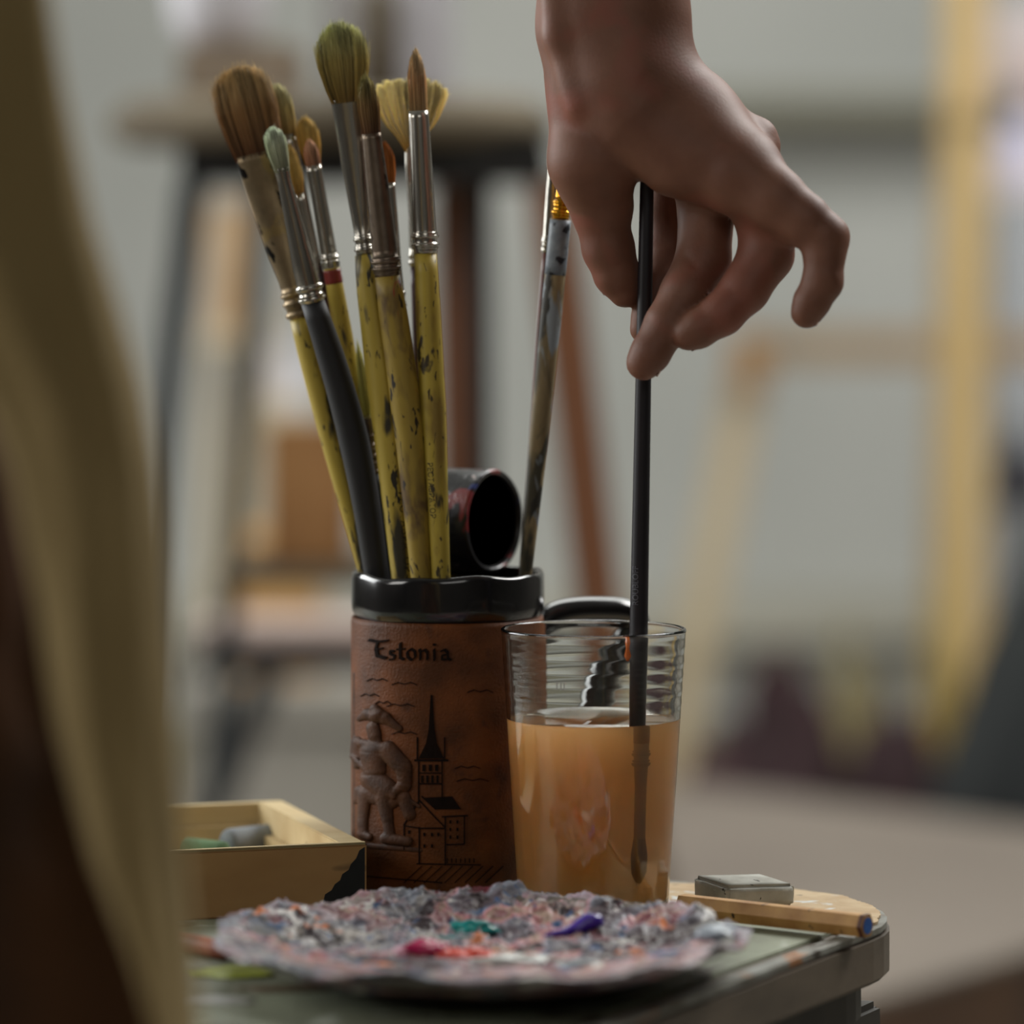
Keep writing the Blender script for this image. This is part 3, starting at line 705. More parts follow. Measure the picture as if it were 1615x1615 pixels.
# ---------------------------------------------------------------- brushes
def hairmat(name, base, tip, mid=None):
    m = bpy.data.materials.new(name); m.use_nodes = True; nt = m.node_tree; N = nt.nodes; Lk = nt.links; b = N['Principled BSDF']
    at_ = N.new('ShaderNodeAttribute'); at_.attribute_name = 'hair'
    sep = N.new('ShaderNodeSeparateColor'); Lk.new(at_.outputs['Color'], sep.inputs[0])
    r = N.new('ShaderNodeValToRGB'); r.color_ramp.elements[0].color = base; r.color_ramp.elements[1].color = tip
    r.color_ramp.elements[0].position = 0.05; r.color_ramp.elements[1].position = 0.9
    if mid: e = r.color_ramp.elements.new(0.5); e.color = mid
    Lk.new(sep.outputs[0], r.inputs[0])
    mx = N.new('ShaderNodeMix'); mx.data_type = 'RGBA'; mx.blend_type = 'MULTIPLY'; mx.inputs[0].default_value = 1
    r2 = N.new('ShaderNodeMapRange'); r2.inputs[3].default_value = 0.35; r2.inputs[4].default_value = 2.3
    Lk.new(sep.outputs[1], r2.inputs[0]); Lk.new(r.outputs[0], mx.inputs[6])
    cb = N.new('ShaderNodeCombineColor')
    for k in range(3): Lk.new(r2.outputs[0], cb.inputs[k])
    Lk.new(cb.outputs[0], mx.inputs[7]); Lk.new(mx.outputs[2], b.inputs['Base Color'])
    b.inputs['Roughness'].default_value = 0.5; b.inputs['Specular IOR Level'].default_value = 0.3
    return m
def steel(name, c=(150,146,138), spots=(), rough=0.2):
    return mat(name, srgb(*c), srgb(*[int(x*0.8) for x in c]), 120, rough, metal=0.9, stretch=(1,1,0.12) if not spots else (1,1,0.6), spots=spots, bump=0.00008, bscale=600)
M_ferr = steel('ferrule_steel', (190,186,176)); M_ferr_dirty = steel('dirty_ferrule', (150,132,104), ((srgb(26,24,22), 110, 0.545, 0.04), (srgb(150,130,90), 90, 0.57, 0.05)), 0.42)
M_ferr_brown = steel('brown_ferrule', (120,106,92), ((srgb(50,42,36), 110, 0.55, 0.1),), 0.4); M_gold = mat('gold_ferrule', srgb(220,160,50), srgb(190,130,36), 100, 0.2, metal=1)
M_yel = mat('yellow_lacquer', srgb(184,162,64), srgb(166,144,54), 60, 0.46, stretch=(1,1,0.35), coat=0.0, bump=0.0001, bscale=300,
            spots=((srgb(140,116,50), 70, 0.54, 0.10), (srgb(60,50,30), 150, 0.61, 0.04), (srgb(70,56,30), 420, 0.62, 0.03)))
M_yel_dirty = mat('soiled_yellow_lacquer', srgb(172,148,60), srgb(146,122,48), 50, 0.52, stretch=(1,1,0.35), bump=0.0002, bscale=300,
            spots=((srgb(100,78,44), 90, 0.50, 0.12), (srgb(40,32,24), 200, 0.595, 0.03), (srgb(150,60,36), 110, 0.66, 0.03)))
M_yel_dark = mat('paint_streaked_yellow_lacquer', srgb(180,158,64), srgb(160,138,52), 60, 0.48, stretch=(1,1,0.3), coat=0.0,
            spots=((srgb(50,46,32), 80, 0.56, 0.06), (srgb(40,36,24), 260, 0.59, 0.03)))
M_blk = mat('black_lacquer', srgb(22,22,25), srgb(28,28,32), 60, 0.6, coat=0.0, spots=((srgb(70,70,76), 220, 0.73, 0.02),))
M_red = mat('oxblood_lacquer', srgb(110,60,50), srgb(92,48,40), 50, 0.4)
M_plum = mat('plum_lacquer', srgb(64,28,38), srgb(50,22,30), 50, 0.4)
M_blue = mat('paint_smeared_handle', srgb(158,140,104), srgb(116,100,70), 70, 0.55, stretch=(1,1,0.4), bump=0.0003, bscale=250,
            spots=((srgb(64,60,46), 60, 0.50, 0.08), (srgb(140,150,158), 70, 0.58, 0.04), (srgb(40,38,32), 90, 0.57, 0.05), (srgb(50,60,110), 66, 0.62, 0.04)))
M_bluetop = mat('blue_grey_paint', srgb(140,150,158), srgb(96,106,120), 110, 0.45, bump=0.0003, bscale=300, spots=((srgb(30,34,44), 130, 0.56, 0.03), (srgb(30,90,96), 120, 0.66, 0.03), (srgb(52,60,130), 90, 0.62, 0.04)))

H_brown = hairmat('hair_brown', srgb(92,60,38), srgb(184,158,112), srgb(136,102,64)); H_green = hairmat('hair_green', srgb(122,98,50), srgb(182,184,128), srgb(154,138,78))
H_pale = hairmat('hair_pale', srgb(136,108,62), srgb(188,184,142), srgb(168,152,98)); H_yel = hairmat('hair_yellow', srgb(150,110,50), srgb(204,176,104), srgb(184,150,78))
H_white = hairmat('hair_white', srgb(130,132,110), srgb(196,206,184), srgb(160,166,140)); H_pink = hairmat('hair_pink', srgb(132,92,68), srgb(196,154,122), srgb(170,124,96))
H_dirty = hairmat('hair_dirty', srgb(92,62,42), srgb(140,132,80), srgb(124,98,60)); H_cream = hairmat('hair_cream', srgb(148,122,82), srgb(200,176,134), srgb(178,140,98))
H_fan = hairmat('hair_fan', srgb(164,130,62), srgb(236,226,176), srgb(220,200,130)); H_orange = hairmat('hair_orange', srgb(140,76,20), srgb(160,92,28)); H_wet = hairmat('hair_wet', srgb(44,24,16), srgb(30,18,14))
H_lime = hairmat('hair_lime', srgb(170,164,80), srgb(214,214,140))
for hm in (H_brown,): pass

def text_mesh(s, size):
    cu = bpy.data.curves.new('t', 'FONT'); cu.body = s; cu.size = size; cu.align_x = 'LEFT'; cu.resolution_u = 3
    ob = bpy.data.objects.new('t', cu); COL.objects.link(ob)
    dg = bpy.context.evaluated_depsgraph_get(); me = bpy.data.meshes.new_from_object(ob.evaluated_get(dg))
    V = [v.co.copy() for v in me.vertices]; Fc = [tuple(p.vertices) for p in me.polygons]
    bpy.data.objects.remove(ob); bpy.data.curves.remove(cu); bpy.data.meshes.remove(me)
    return V, Fc

def brush(label, tip, rim, br, fer, han, hmat, fmat, mmat, dense=700, roundk=0.5, crimp=(), zend=T+0.012, name='paintbrush', group='paintbrushes standing in the mug',
          fan=False, stray=0.02, text=None, endtaper=0.75, rim_y=905, paint_top=None, hair_r=0.00013, spin=0.0, bow=0.0):
    """tip,rim: (px,py,Y) ; br/fer/han: stations (py, half width px, half depth px)"""
    A = at(*tip); B = at(*rim); ax = (A-B).normalized()
    if zend is not None: E = B+(B-A)*((B.z-zend)/(A.z-B.z))
    else: E = B
    z = ax; y = (Vector((0,1,0))-z*z.y).normalized(); x = y.cross(z)
    R = Matrix((x, y, z)).transposed().to_4x4()
    root = thing(name, label, 'paintbrush', E, group); root.rotation_euler = R.to_euler()
    Ltot = (A-E).length
    def loc(py):           # distance along the axis for a picture row
        f = (py-tip[1])/(rim[1]-tip[1]); return (A-E).length-(A-B).length*f
    sc_ = (tip[2]+rim[2])/2/F
    def sweep(stats, n=26, cap=True, bumpy=0):
        V = []; Fc = []
        for (zz, hx, hy) in stats:
            for j in range(n):
                a = 2*math.pi*j/n; V.append((hx*math.cos(a), hy*math.sin(a), zz))
        K = len(stats)
        for i in range(K-1):
            for j in range(n):
                q = (j+1) % n; Fc.append((i*n+j, i*n+q, (i+1)*n+q, (i+1)*n+j))
        if cap: Fc.append(tuple(range(n))); Fc.append(tuple(range((K-1)*n, K*n)))
        return V, Fc
    # handle
    hs_ = [(loc(p_), a*sc_, b*sc_) for p_, a, b in han]
    last = hs_[-1]
    if last[0] > 0.01: hs_ += [(last[0]*0.4, last[1]*(1+endtaper)/2, last[2]*(1+endtaper)/2), (0.003, last[1]*endtaper, last[2]*endtaper), (0.0, last[1]*endtaper*0.6, last[2]*endtaper*0.6)]
    hs_d = []
    for k in range(33):
        zq = hs_[0][0]+(hs_[-1][0]-hs_[0][0])*k/32; zz_ = [-q[0] for q in hs_]
        hs_d.append((zq, float(np.interp(-zq, zz_, [q[1] for q in hs_])), float(np.interp(-zq, zz_, [q[2] for q in hs_]))))
    hs_ = hs_d if last[0] > 0.01 else hs_
    zr_, zf_ = loc(rim[1]), hs_[0][0]
    def bowx(zz): return bow*sc_*math.sin(math.pi*min(1, max(0, (zf_-zz)/(zf_-zr_)))) if bow else 0.0
    V, Fc = sweep(hs_); V = [(v[0]+bowx(v[2]), v[1], v[2]) for v in V]; hobj = mesh_obj('handle', V, Fc, mmat, root)
    if paint_top:
        mt, p0, p1 = paint_top
        q = [(loc(p0+(p1-p0)*k/6), np.interp(p0+(p1-p0)*k/6, [s[0] for s in han], [s[1] for s in han])*sc_+0.00015, np.interp(p0+(p1-p0)*k/6, [s[0] for s in han], [s[2] for s in han])*sc_+0.00015) for k in range(7)]
        V, Fc = sweep(q); o = mesh_obj('paint_coat', V, Fc, mt, hobj)
    # ferrule
    if fer:
        fs = []
        for (p0,a0,b0),(p1,a1,b1) in zip(fer[:-1], fer[1:]):
            for k in range(6):
                t = k/6; fs.append([p0+(p1-p0)*t, a0+(a1-a0)*t, b0+(b1-b0)*t])
        fs.append(list(fer[-1]))
        fin = []
        for p_, a, b in fs: fin.append((p_, a, b))
        for c in crimp:
            a = np.interp(c, [s[0] for s in fer], [s[1] for s in fer]); b = np.interp(c, [s[0] for s in fer], [s[2] for s in fer])
            fin += [(c-5, a, b), (c-3.5, a*1.12+0.6, b*1.12+0.6), (c, a*1.16+0.8, b*1.16+0.8), (c+3.5, a*1.12+0.6, b*1.12+0.6), (c+5, a, b)]
        fin.sort(); fin = [(loc(p_), a*sc_, b*sc_) for p_, a, b in fin]
        # open lip round the bristles
        p0 = fin[0]; fin = [(p0[0]-0.001, p0[1]*0.9, p0[2]*0.9), (p0[0], p0[1]*0.93, p0[2]*0.93)]+fin
        V, Fc = sweep(fin, 30); fo = mesh_obj('ferrule', V, Fc, fmat, root)
    # bristles: a bundle of single hairs round a core
    bs = br; py_tip, py_base = bs[0][0], bs[-1][0]
    tt = np.array([(s[0]-py_base)/(py_tip-py_base) for s in bs][::-1]); hw = np.array([s[1] for s in bs][::-1])*sc_; hdp = np.array([s[2] for s in bs][::-1])*sc_
    zb, zt_ = loc(py_base)-0.0015, loc(py_tip); Lb = zt_-zb
    if not fan:
        core = []
        for k in range(15):
            t = k/14*0.95; ca = math.sqrt(max(0.0, 1-(t/0.985)**(2/roundk if roundk < 1.2 else 1.6)))
            core.append((zb+Lb*t*0.96, max(float(np.interp(t, tt, hw))*0.9*ca, 0.0001), max(float(np.interp(t, tt, hdp))*0.9*ca, 0.0001)))
        V0, F0 = sweep(core, 22)
    else: V0, F0 = [], []
    n0 = len(V0); S = 8
    u = np.sqrt(RNG.random(dense)); th_ = RNG.random(dense)*2*np.pi; a = u*np.cos(th_); b = u*np.sin(th_)
    if fan:
        a = RNG.uniform(-1,1,dense); cl = np.round(a*9)/9+0.02*np.sin(np.round(a*9)*3.3); fcl = RNG.uniform(0.93,1.0,40)[np.round((a+1)*9).astype(int)]; a = a*0.3+cl*0.7; b = RNG.uniform(-1,1,dense)
    edge = np.abs(a) if fan else np.sqrt(a*a*1.0+b*b*0.6)
    ln = (1-roundk*(1-np.sqrt(np.clip(1-edge**2,0,1))))*(1-0.07*RNG.random(dense)**2)
    if fan: ln = ln*fcl
    ln = np.where(RNG.random(dense) < stray*2, ln*1.06, ln)
    flare = np.where(RNG.random(dense) < stray, RNG.uniform(1.05,1.3,dense), 1.0)
    bend = RNG.normal(0,0.045,dense)
    rnd = np.clip(0.5+0.42*vnoise(np.stack([a*(11 if hmat is H_brown or hmat is H_green else 6)+3.3, b*2.5, a*0], 1), 4)+RNG.normal(0,0.16,dense), 0, 1)
    VV = []; hair = [(v[2]-zb)/Lb for v in V0]; hair2 = [0.5]*n0; FF = []
    ts = np.linspace(0,1,S)
    T_, I_ = np.meshgrid(ts, np.arange(dense)); tcur = T_*ln[:,None]
    W_ = np.interp(tcur, tt, hw); Dd = np.interp(tcur, tt, hdp)
    taper = 1.0 if (fan or roundk < 0.9) else 1.0
    fl = 1+(flare[:,None]-1)*T_**2
    X = a[:,None]*W_*fl+bend[:,None]*W_*T_**2; Yc = b[:,None]*Dd*fl; Z = zb+Lb*tcur
    for k in range(3):
        an = 2*math.pi*k/3; rr = hair_r*(1-0.65*T_)
        VV.append(np.stack([X+np.cos(an)*rr, Yc+np.sin(an)*rr, Z], -1))
    VV = np.stack(VV, 2).reshape(-1,3)       # hair, seg, side
    idx = (np.arange(dense)[:,None,None]*S+np.arange(S)[None,:,None])*3+np.arange(3)[None,None,:]+n0
    for k in range(3):
        q = (k+1) % 3
        FF.append(np.stack([idx[:,:-1,k], idx[:,:-1,q], idx[:,1:,q], idx[:,1:,k]], -1).reshape(-1,4))
    FF = np.concatenate(FF)
    Vall = [tuple(v) for v in V0]+[tuple(v) for v in VV]
    Fall = list(F0)+[tuple(int(i) for i in f) for f in FF]
    me = bpy.data.meshes.new('bristles'); me.from_pydata(Vall, [], Fall)
    att = me.color_attributes.new('hair', 'FLOAT_COLOR', 'POINT')
    hv = np.concatenate([np.array(hair), np.repeat(tcur.reshape(-1), 3)]) if n0 else np.repeat(tcur.reshape(-1), 3)
    h2 = np.concatenate([np.array(hair2), np.repeat(np.repeat(rnd, S), 3)]) if n0 else np.repeat(np.repeat(rnd, S), 3)
    colr = np.zeros((len(hv),4), np.float32); colr[:,0] = hv; colr[:,1] = h2; colr[:,3] = 1
    att.data.foreach_set('color', colr.reshape(-1)); me.polygons.foreach_set('use_smooth', [True]*len(me.polygons)); me.update()
    me.materials.append(hmat); bo = bpy.data.objects.new('bristles', me); COL.objects.link(bo); bo.parent = root
    if text:
        s, py0, py1, side, tmat = text
        TV, TF = text_mesh(s, 1.0); x1 = max(v.x for v in TV); zz0, zz1 = loc(py0), loc(py1); k = (zz0-zz1)/x1
        ky = k*1.0; out = []
        for v in TV:
            zc_ = zz0-v.x*k; rx = float(np.interp(-zc_, [-s_[0] for s_ in hs_], [s_[1] for s_ in hs_])); ry = float(np.interp(-zc_, [-s_[0] for s_ in hs_], [s_[2] for s_ in hs_]))
            xx = side*rx+(v.y-0.35)*ky; s1 = max(-0.98, min(0.98, xx/rx)); an = math.asin(s1)
            out.append((bowx(zc_)+math.sin(an)*(rx+0.00012), -math.cos(an)*(ry+0.00012), zc_))
        mesh_obj('lettering', out, TF, tmat, hobj, False)
    return root
M_ink = mat('black_ink', srgb(30,26,18), rough=.6); M_silverink = mat('silver_ink', srgb(96,96,104), rough=.5); M_redp = mat('red_paint', srgb(120,34,26), rough=.4)

# front row
brush('largest flat paintbrush with wide brown bristles leaning left in the mug', (372,103,1.862), (579,905,1.868),
      [(103,44,13),(125,47,14),(170,50,15),(215,44,14),(243,38,12)], [(240,38,12),(300,34,13),(400,26,16),(440,20,17),(500,19,18)],
      [(500,18,18),(560,20,20),(700,19,19),(905,13,13)], H_brown, M_ferr_dirty, M_yel_dark, 1700, 0.26, (462,478,494), stray=0.04)
brush('black-handled paintbrush with small whitish bristle head', (428,198,1.838), (594,905,1.855),
      [(198,15,10),(212,19,13),(240,17,12),(266,12,9)], [(264,12,9),(285,11,9),(340,14,12),(420,19,18),(475,19,19)],
      [(475,19,19),(560,22,22),(700,24,24),(905,20,20)], H_white, M_ferr, M_blk, 600, 0.42, (452,468), stray=0.01, bow=13)
brush('tallest paintbrush with big greenish rounded bristle head', (533,33,1.845), (634,905,1.844),
      [(33,39,10),(60,42,12),(100,41,13),(135,33,12),(157,25,10)], [(155,26,9),(180,25,9),(260,21,10),(370,13,12),(402,14,14)],
      [(402,16,16),(450,21,21),(600,25,24),(750,22,22),(905,17,17)], H_green, M_ferr, M_yel_dark, 1700, 0.40, (376,392), stray=0.045, bow=4,
      text=('РЕСТАВРАТОР', 775, 902, 0.62, M_ink))
brush('yellow paintbrush with soiled pointed bristles and brownish ferrule in front', (575,115,1.832), (664,905,1.838),
      [(115,13,11),(135,17,12),(170,18,13),(212,14,12)], [(210,15,12),(260,17,14),(340,19,17),(405,20,19),(435,20,20)],
      [(435,20,20),(500,23,22),(640,24,22),(780,21,19),(905,17,16)], H_dirty, M_ferr_brown, M_yel_dirty, 700, 0.55, (410,424), stray=0.02, bow=6)
brush('round pointed paintbrush with cream bristles at right of the bunch', (655,75,1.838), (695,905,1.837),
      [(75,9,8),(90,13,11),(120,15,13),(177,14,13)], [(175,16,14),(240,17,16),(365,19,18),(400,19,19)],
      [(400,18,18),(500,20,20),(650,21,20),(780,18,18),(905,15,15)], H_cream, M_ferr, M_yel, 750, 0.55, (372,388), stray=0.012,
      text=('РЕСТАВРАТОР', 728, 816, -0.42, M_ink))
# behind
brush('yellow paintbrush with small pinkish bristle tip and red-stained crimps', (487,218,1.856), (607,905,1.868),
      [(218,9,7),(232,13,10),(262,12,9)], [(260,12,9),(320,12,11),(395,13,12),(422,13,13)],
      [(422,13,13),(520,15,15),(700,15,15),(905,12,12)], H_pink, M_ferr, M_yel, 350, 0.6, (404,416), stray=0.01, paint_top=(M_redp, 424, 446))
brush('paintbrush with pale greenish bristles just behind the largest flat one', (434,130,1.874), (600,905,1.878),
      [(130,17,9),(145,21,10),(190,20,10),(214,14,8)], [(212,14,8),(300,13,9),(420,12,11)],
      [(420,12,12),(560,13,13),(905,11,11)], H_pale, M_ferr, M_plum, 500, 0.45, (), stray=0.02)
brush('paintbrush with yellow rounded bristles beside the pinkish one', (479,182,1.872), (613,905,1.888),
      [(182,15,8),(195,20,9),(230,18,9),(254,12,8)], [(252,12,8),(330,11,9),(425,12,12),(446,12,12)],
      [(446,11,11),(600,12,12),(905,10,10)], H_yel, M_ferr, mat('cream_lacquer', srgb(196,176,110), rough=.4), 450, 0.5, (426,440), stray=0.02)
brush('slim paintbrush with narrow golden bristles behind the whitish one', (456,226,1.866), (592,905,1.888),
      [(226,8,6),(245,12,8),(280,11,8),(306,5,5)], [(304,7,5),(380,8,8),(430,8,8)],
      [(430,8,8),(600,8,8),(905,7,7)], H_yel, M_ferr, M_blk, 300, 0.6, (), stray=0.02)
brush('fan paintbrush with spread pale yellow bristles at the back', (645,122,1.868), (672,905,1.872),
      [(120,64,3),(150,60,3),(190,42,3.5),(215,20,4),(235,9,4)], [(232,10,5),(260,11,7),(330,9,9),(420,9,9)],
      [(420,8,8),(600,9,9),(905,8,8)], H_fan, M_ferr, M_plum, 1400, 0.22, (404,414), fan=True, stray=0.0, hair_r=0.0002)
brush('thin black-handled paintbrush with small orange bristles', (606,222,1.852), (677,905,1.853),
      [(222,9,6),(240,14,8),(270,13,8),(290,9,6)], [(288,10,6),(340,9,7),(420,7,7),(490,7,7)],
      [(490,6.5,6.5),(650,7,7),(905,6,6)], H_orange, M_ferr, M_blk, 350, 0.5, (464,480), stray=0.01)
brush('short thin paintbrush with lime bristles low between the yellow handles', (563,536,1.858), (614,905,1.860),
      [(536,3,3),(555,7,5),(610,9,6),(655,6,5)], [(653,6,5),(700,6,6),(748,6,6)],
      [(748,6,6),(820,7,7),(905,6,6)], H_lime, M_ferr_brown, M_blk, 300, 0.8, (690,705,720,735), stray=0.06)
brush('paint-smeared wooden paintbrush with gold ferrule leaning right', (896,225,1.845), (829,905,1.858),
      [(225,8,7),(245,13,10),(280,11,9)], [(278,9,8),(300,11,10),(345,14,14)],
      [(345,16,16),(500,17,17),(700,15,15),(905,10,10)], H_brown, M_gold, M_blue, 300, 0.7, (320,336), paint_top=(M_bluetop, 346, 432))
brush('thin oxblood-handled paintbrush behind the paint-smeared one', (881,180,1.868), (822,905,1.876),
      [(180,6,5),(200,9,7),(235,8,7)], [(233,9,8),(300,10,9),(365,9,9),(398,9,9)],
      [(398,8,8),(500,8,8),(700,5,5),(905,4,4)], H_brown, M_ferr, M_red, 200, 0.7, (378,390))
# brush held in the hand, its head under water
M_blk2 = mat('matte_black_handle', srgb(24,20,26), srgb(30,26,32), 60, 0.42)
held = brush('long black paintbrush held in the hand and dipped in the orange water', (1000,1392,1.7825), (1021,250,1.7725),
      [(1392,9,8),(1378,12,11),(1350,13,12),(1325,9,9)], [(1328,9,9),(1240,9,9),(1200,11,11),(1168,12,12)],
      [(1168,12.5,12.5),(1000,14.5,14.5),(900,14,14),(600,12.5,12.5),(300,11,11),(262,10,10),(250,7,7)], H_wet, steel('wet_ferrule', (120,112,96)), M_blk2, 450, 0.4, (1185,1200), zend=None,
      group=None)
TV, TF = text_mesh('ROUBLOFF', 1.0)
x1 = max(v.x for v in TV); HB = 1.7782
a0 = at(999,892,HB); k = 62*HB/F/x1; rr = 14*HB/F
inv = held.matrix_basis.inverted(); out = []
for v in TV:
    s1 = max(-0.95, min(0.95, -0.45+(0.35-v.y)*k/rr)); an = math.asin(s1)
    cxp = at(1021-21*(920-250)/1142, 892, HB)
    zc_ = a0.z-62*HB/F+v.x*k
    out.append(inv @ Vector((cxp.x+(a0.z-zc_)*0+math.sin(an)*(rr+0.0001)-0.0002, HB-math.cos(an)*(rr+0.0001), zc_)))
hnd = [c for c in held.children if c.name.startswith('handle')][0]
mesh_obj('lettering', out, TF, M_silverink, hnd, False)

# ---------------------------------------------------------------- glass of orange water
GX, GY = 0.0367, 1.800
M_glass = bpy.data.materials.new('clear_glass'); M_glass.use_nodes = True
b = M_glass.node_tree.nodes['Principled BSDF']; b.inputs['Base Color'].default_value = (0.97,0.98,0.97,1); b.inputs['Roughness'].default_value = 0.015
b.inputs['Transmission Weight'].default_value = 1; b.inputs['IOR'].default_value = 1.47
def gr(z): return 0.0336+(0.0417-0.0336)*(z/0.128)
gth = 0.0016; GH = 0.128; WL = 0.0866
prof = [(0.0001,0.0012),(gr(0)-0.006,0.0012),(gr(0)-0.004,0),(gr(0)-0.0016,0.0002),(gr(0)-0.0003,0.0018)]
for i in range(1,60):
    z = 0.003+(GH-0.003-0.002)*i/59
    rip = 0.00012*math.sin((z-WL)/0.0062*2*math.pi)*(1 if WL+0.004 < z < GH-0.008 else 0)
    prof.append((gr(z)+rip, z))
prof += [(gr(GH)+0.0002,GH-0.0012),(gr(GH),GH-0.0003),(gr(GH)-0.0007,GH),(gr(GH)-0.0013,GH-0.0004),(gr(GH)-0.0017,GH-0.0015)]
for i in range(60):
    z = GH-0.003-(GH-0.003-0.008)*i/59; prof.append((gr(z)-gth, z))
prof += [(gr(0.006)-gth-0.0006,0.0068),(gr(0.006)-gth-0.003,0.006),(0.0001,0.006)]
glass = thing('drinking_glass', 'clear tapered drinking glass standing in front of the mug', 'glass', (GX, GY, T))
lathe('glass_wall', prof, M_glass, glass, 96)
# tiny moulded mark and drip
M_mark = mat('etched_white', srgb(200,200,196), rough=.6)
bm = bmesh.new()
for dx in (-0.0016, 0.0002, 0.0016):
    zc_ = EYE-(1082-423)/F*1.762-T
    add_box(bm, Vector((at(884,0,1.762).x-GX+dx, -math.sqrt(gr(zc_)**2-(at(884,0,1.762).x-GX+dx)**2)-0.0001, zc_)), (0.0005,0.0003,0.0036))
add_box(bm, Vector((at(884,0,1.762).x-GX+0.0009, -math.sqrt(gr(0.1)**2-(at(884,0,1.762).x-GX)**2)-0.0001, zc_-0.0016)), (0.0018,0.0003,0.0005))
bm_obj('moulded_mark', bm, M_mark, glass)
M_drip = mat('orange_drip', srgb(214,110,50), rough=.1, coat=0.5)
tube('paint_drip', [Vector((at(988,0,1.775).x-GX, -0.0385+0.0022, (EYE-(y-423)/F*1.765)-T)) for y in (1004,1012,1022,1034,1042)], [0.0006,0.0011,0.0007,0.0015,0.0005], M_drip, glass, 12)
# water
M_water = bpy.data.materials.new('turbid_orange_water'); M_water.use_nodes = True; nt = M_water.node_tree
b = nt.nodes['Principled BSDF']; b.inputs['Base Color'].default_value = (1,1,1,1); b.inputs['Roughness'].default_value = 0.02
b.inputs['Transmission Weight'].default_value = 1; b.inputs['IOR'].default_value = 1.33
vs_ = nt.nodes.new('ShaderNodeVolumeScatter'); va = nt.nodes.new('ShaderNodeVolumeAbsorption'); ad = nt.nodes.new('ShaderNodeAddShader')
vs_.inputs['Color'].default_value = (1.0,0.62,0.28,1); vs_.inputs['Density'].default_value = 80; vs_.inputs['Anisotropy'].default_value = 0.55
va.inputs['Color'].default_value = (1.0,0.56,0.03,1); va.inputs['Density'].default_value = 44
nt.links.new(vs_.outputs[0], ad.inputs[0]); nt.links.new(va.outputs[0], ad.inputs[1]); nt.links.new(ad.outputs[0], nt.nodes['Material Output'].inputs['Volume'])
ov = 0.0004
wp = [(0.0001,0.0058),(gr(0.006)-gth-0.003,0.0058),(gr(0.0066)-gth-0.0002,0.0066)]
for i in range(20):
    z = 0.009+(WL-0.009)*i/19; wp.append((gr(z)-gth+ov, z))
wp += [(gr(WL)-gth+ov,WL+0.0009),(gr(WL)-gth-0.0004,WL+0.0007),(gr(WL)-gth-0.0014,WL+0.0001),(gr(WL)-gth-0.003,WL-0.0002),(0.0001,WL-0.0002)]
wat = lathe('paint_water', wp, M_water, None, 96, (GX, GY, T))
tag(wat, 'cloudy orange paint water filling most of the glass', 'water')

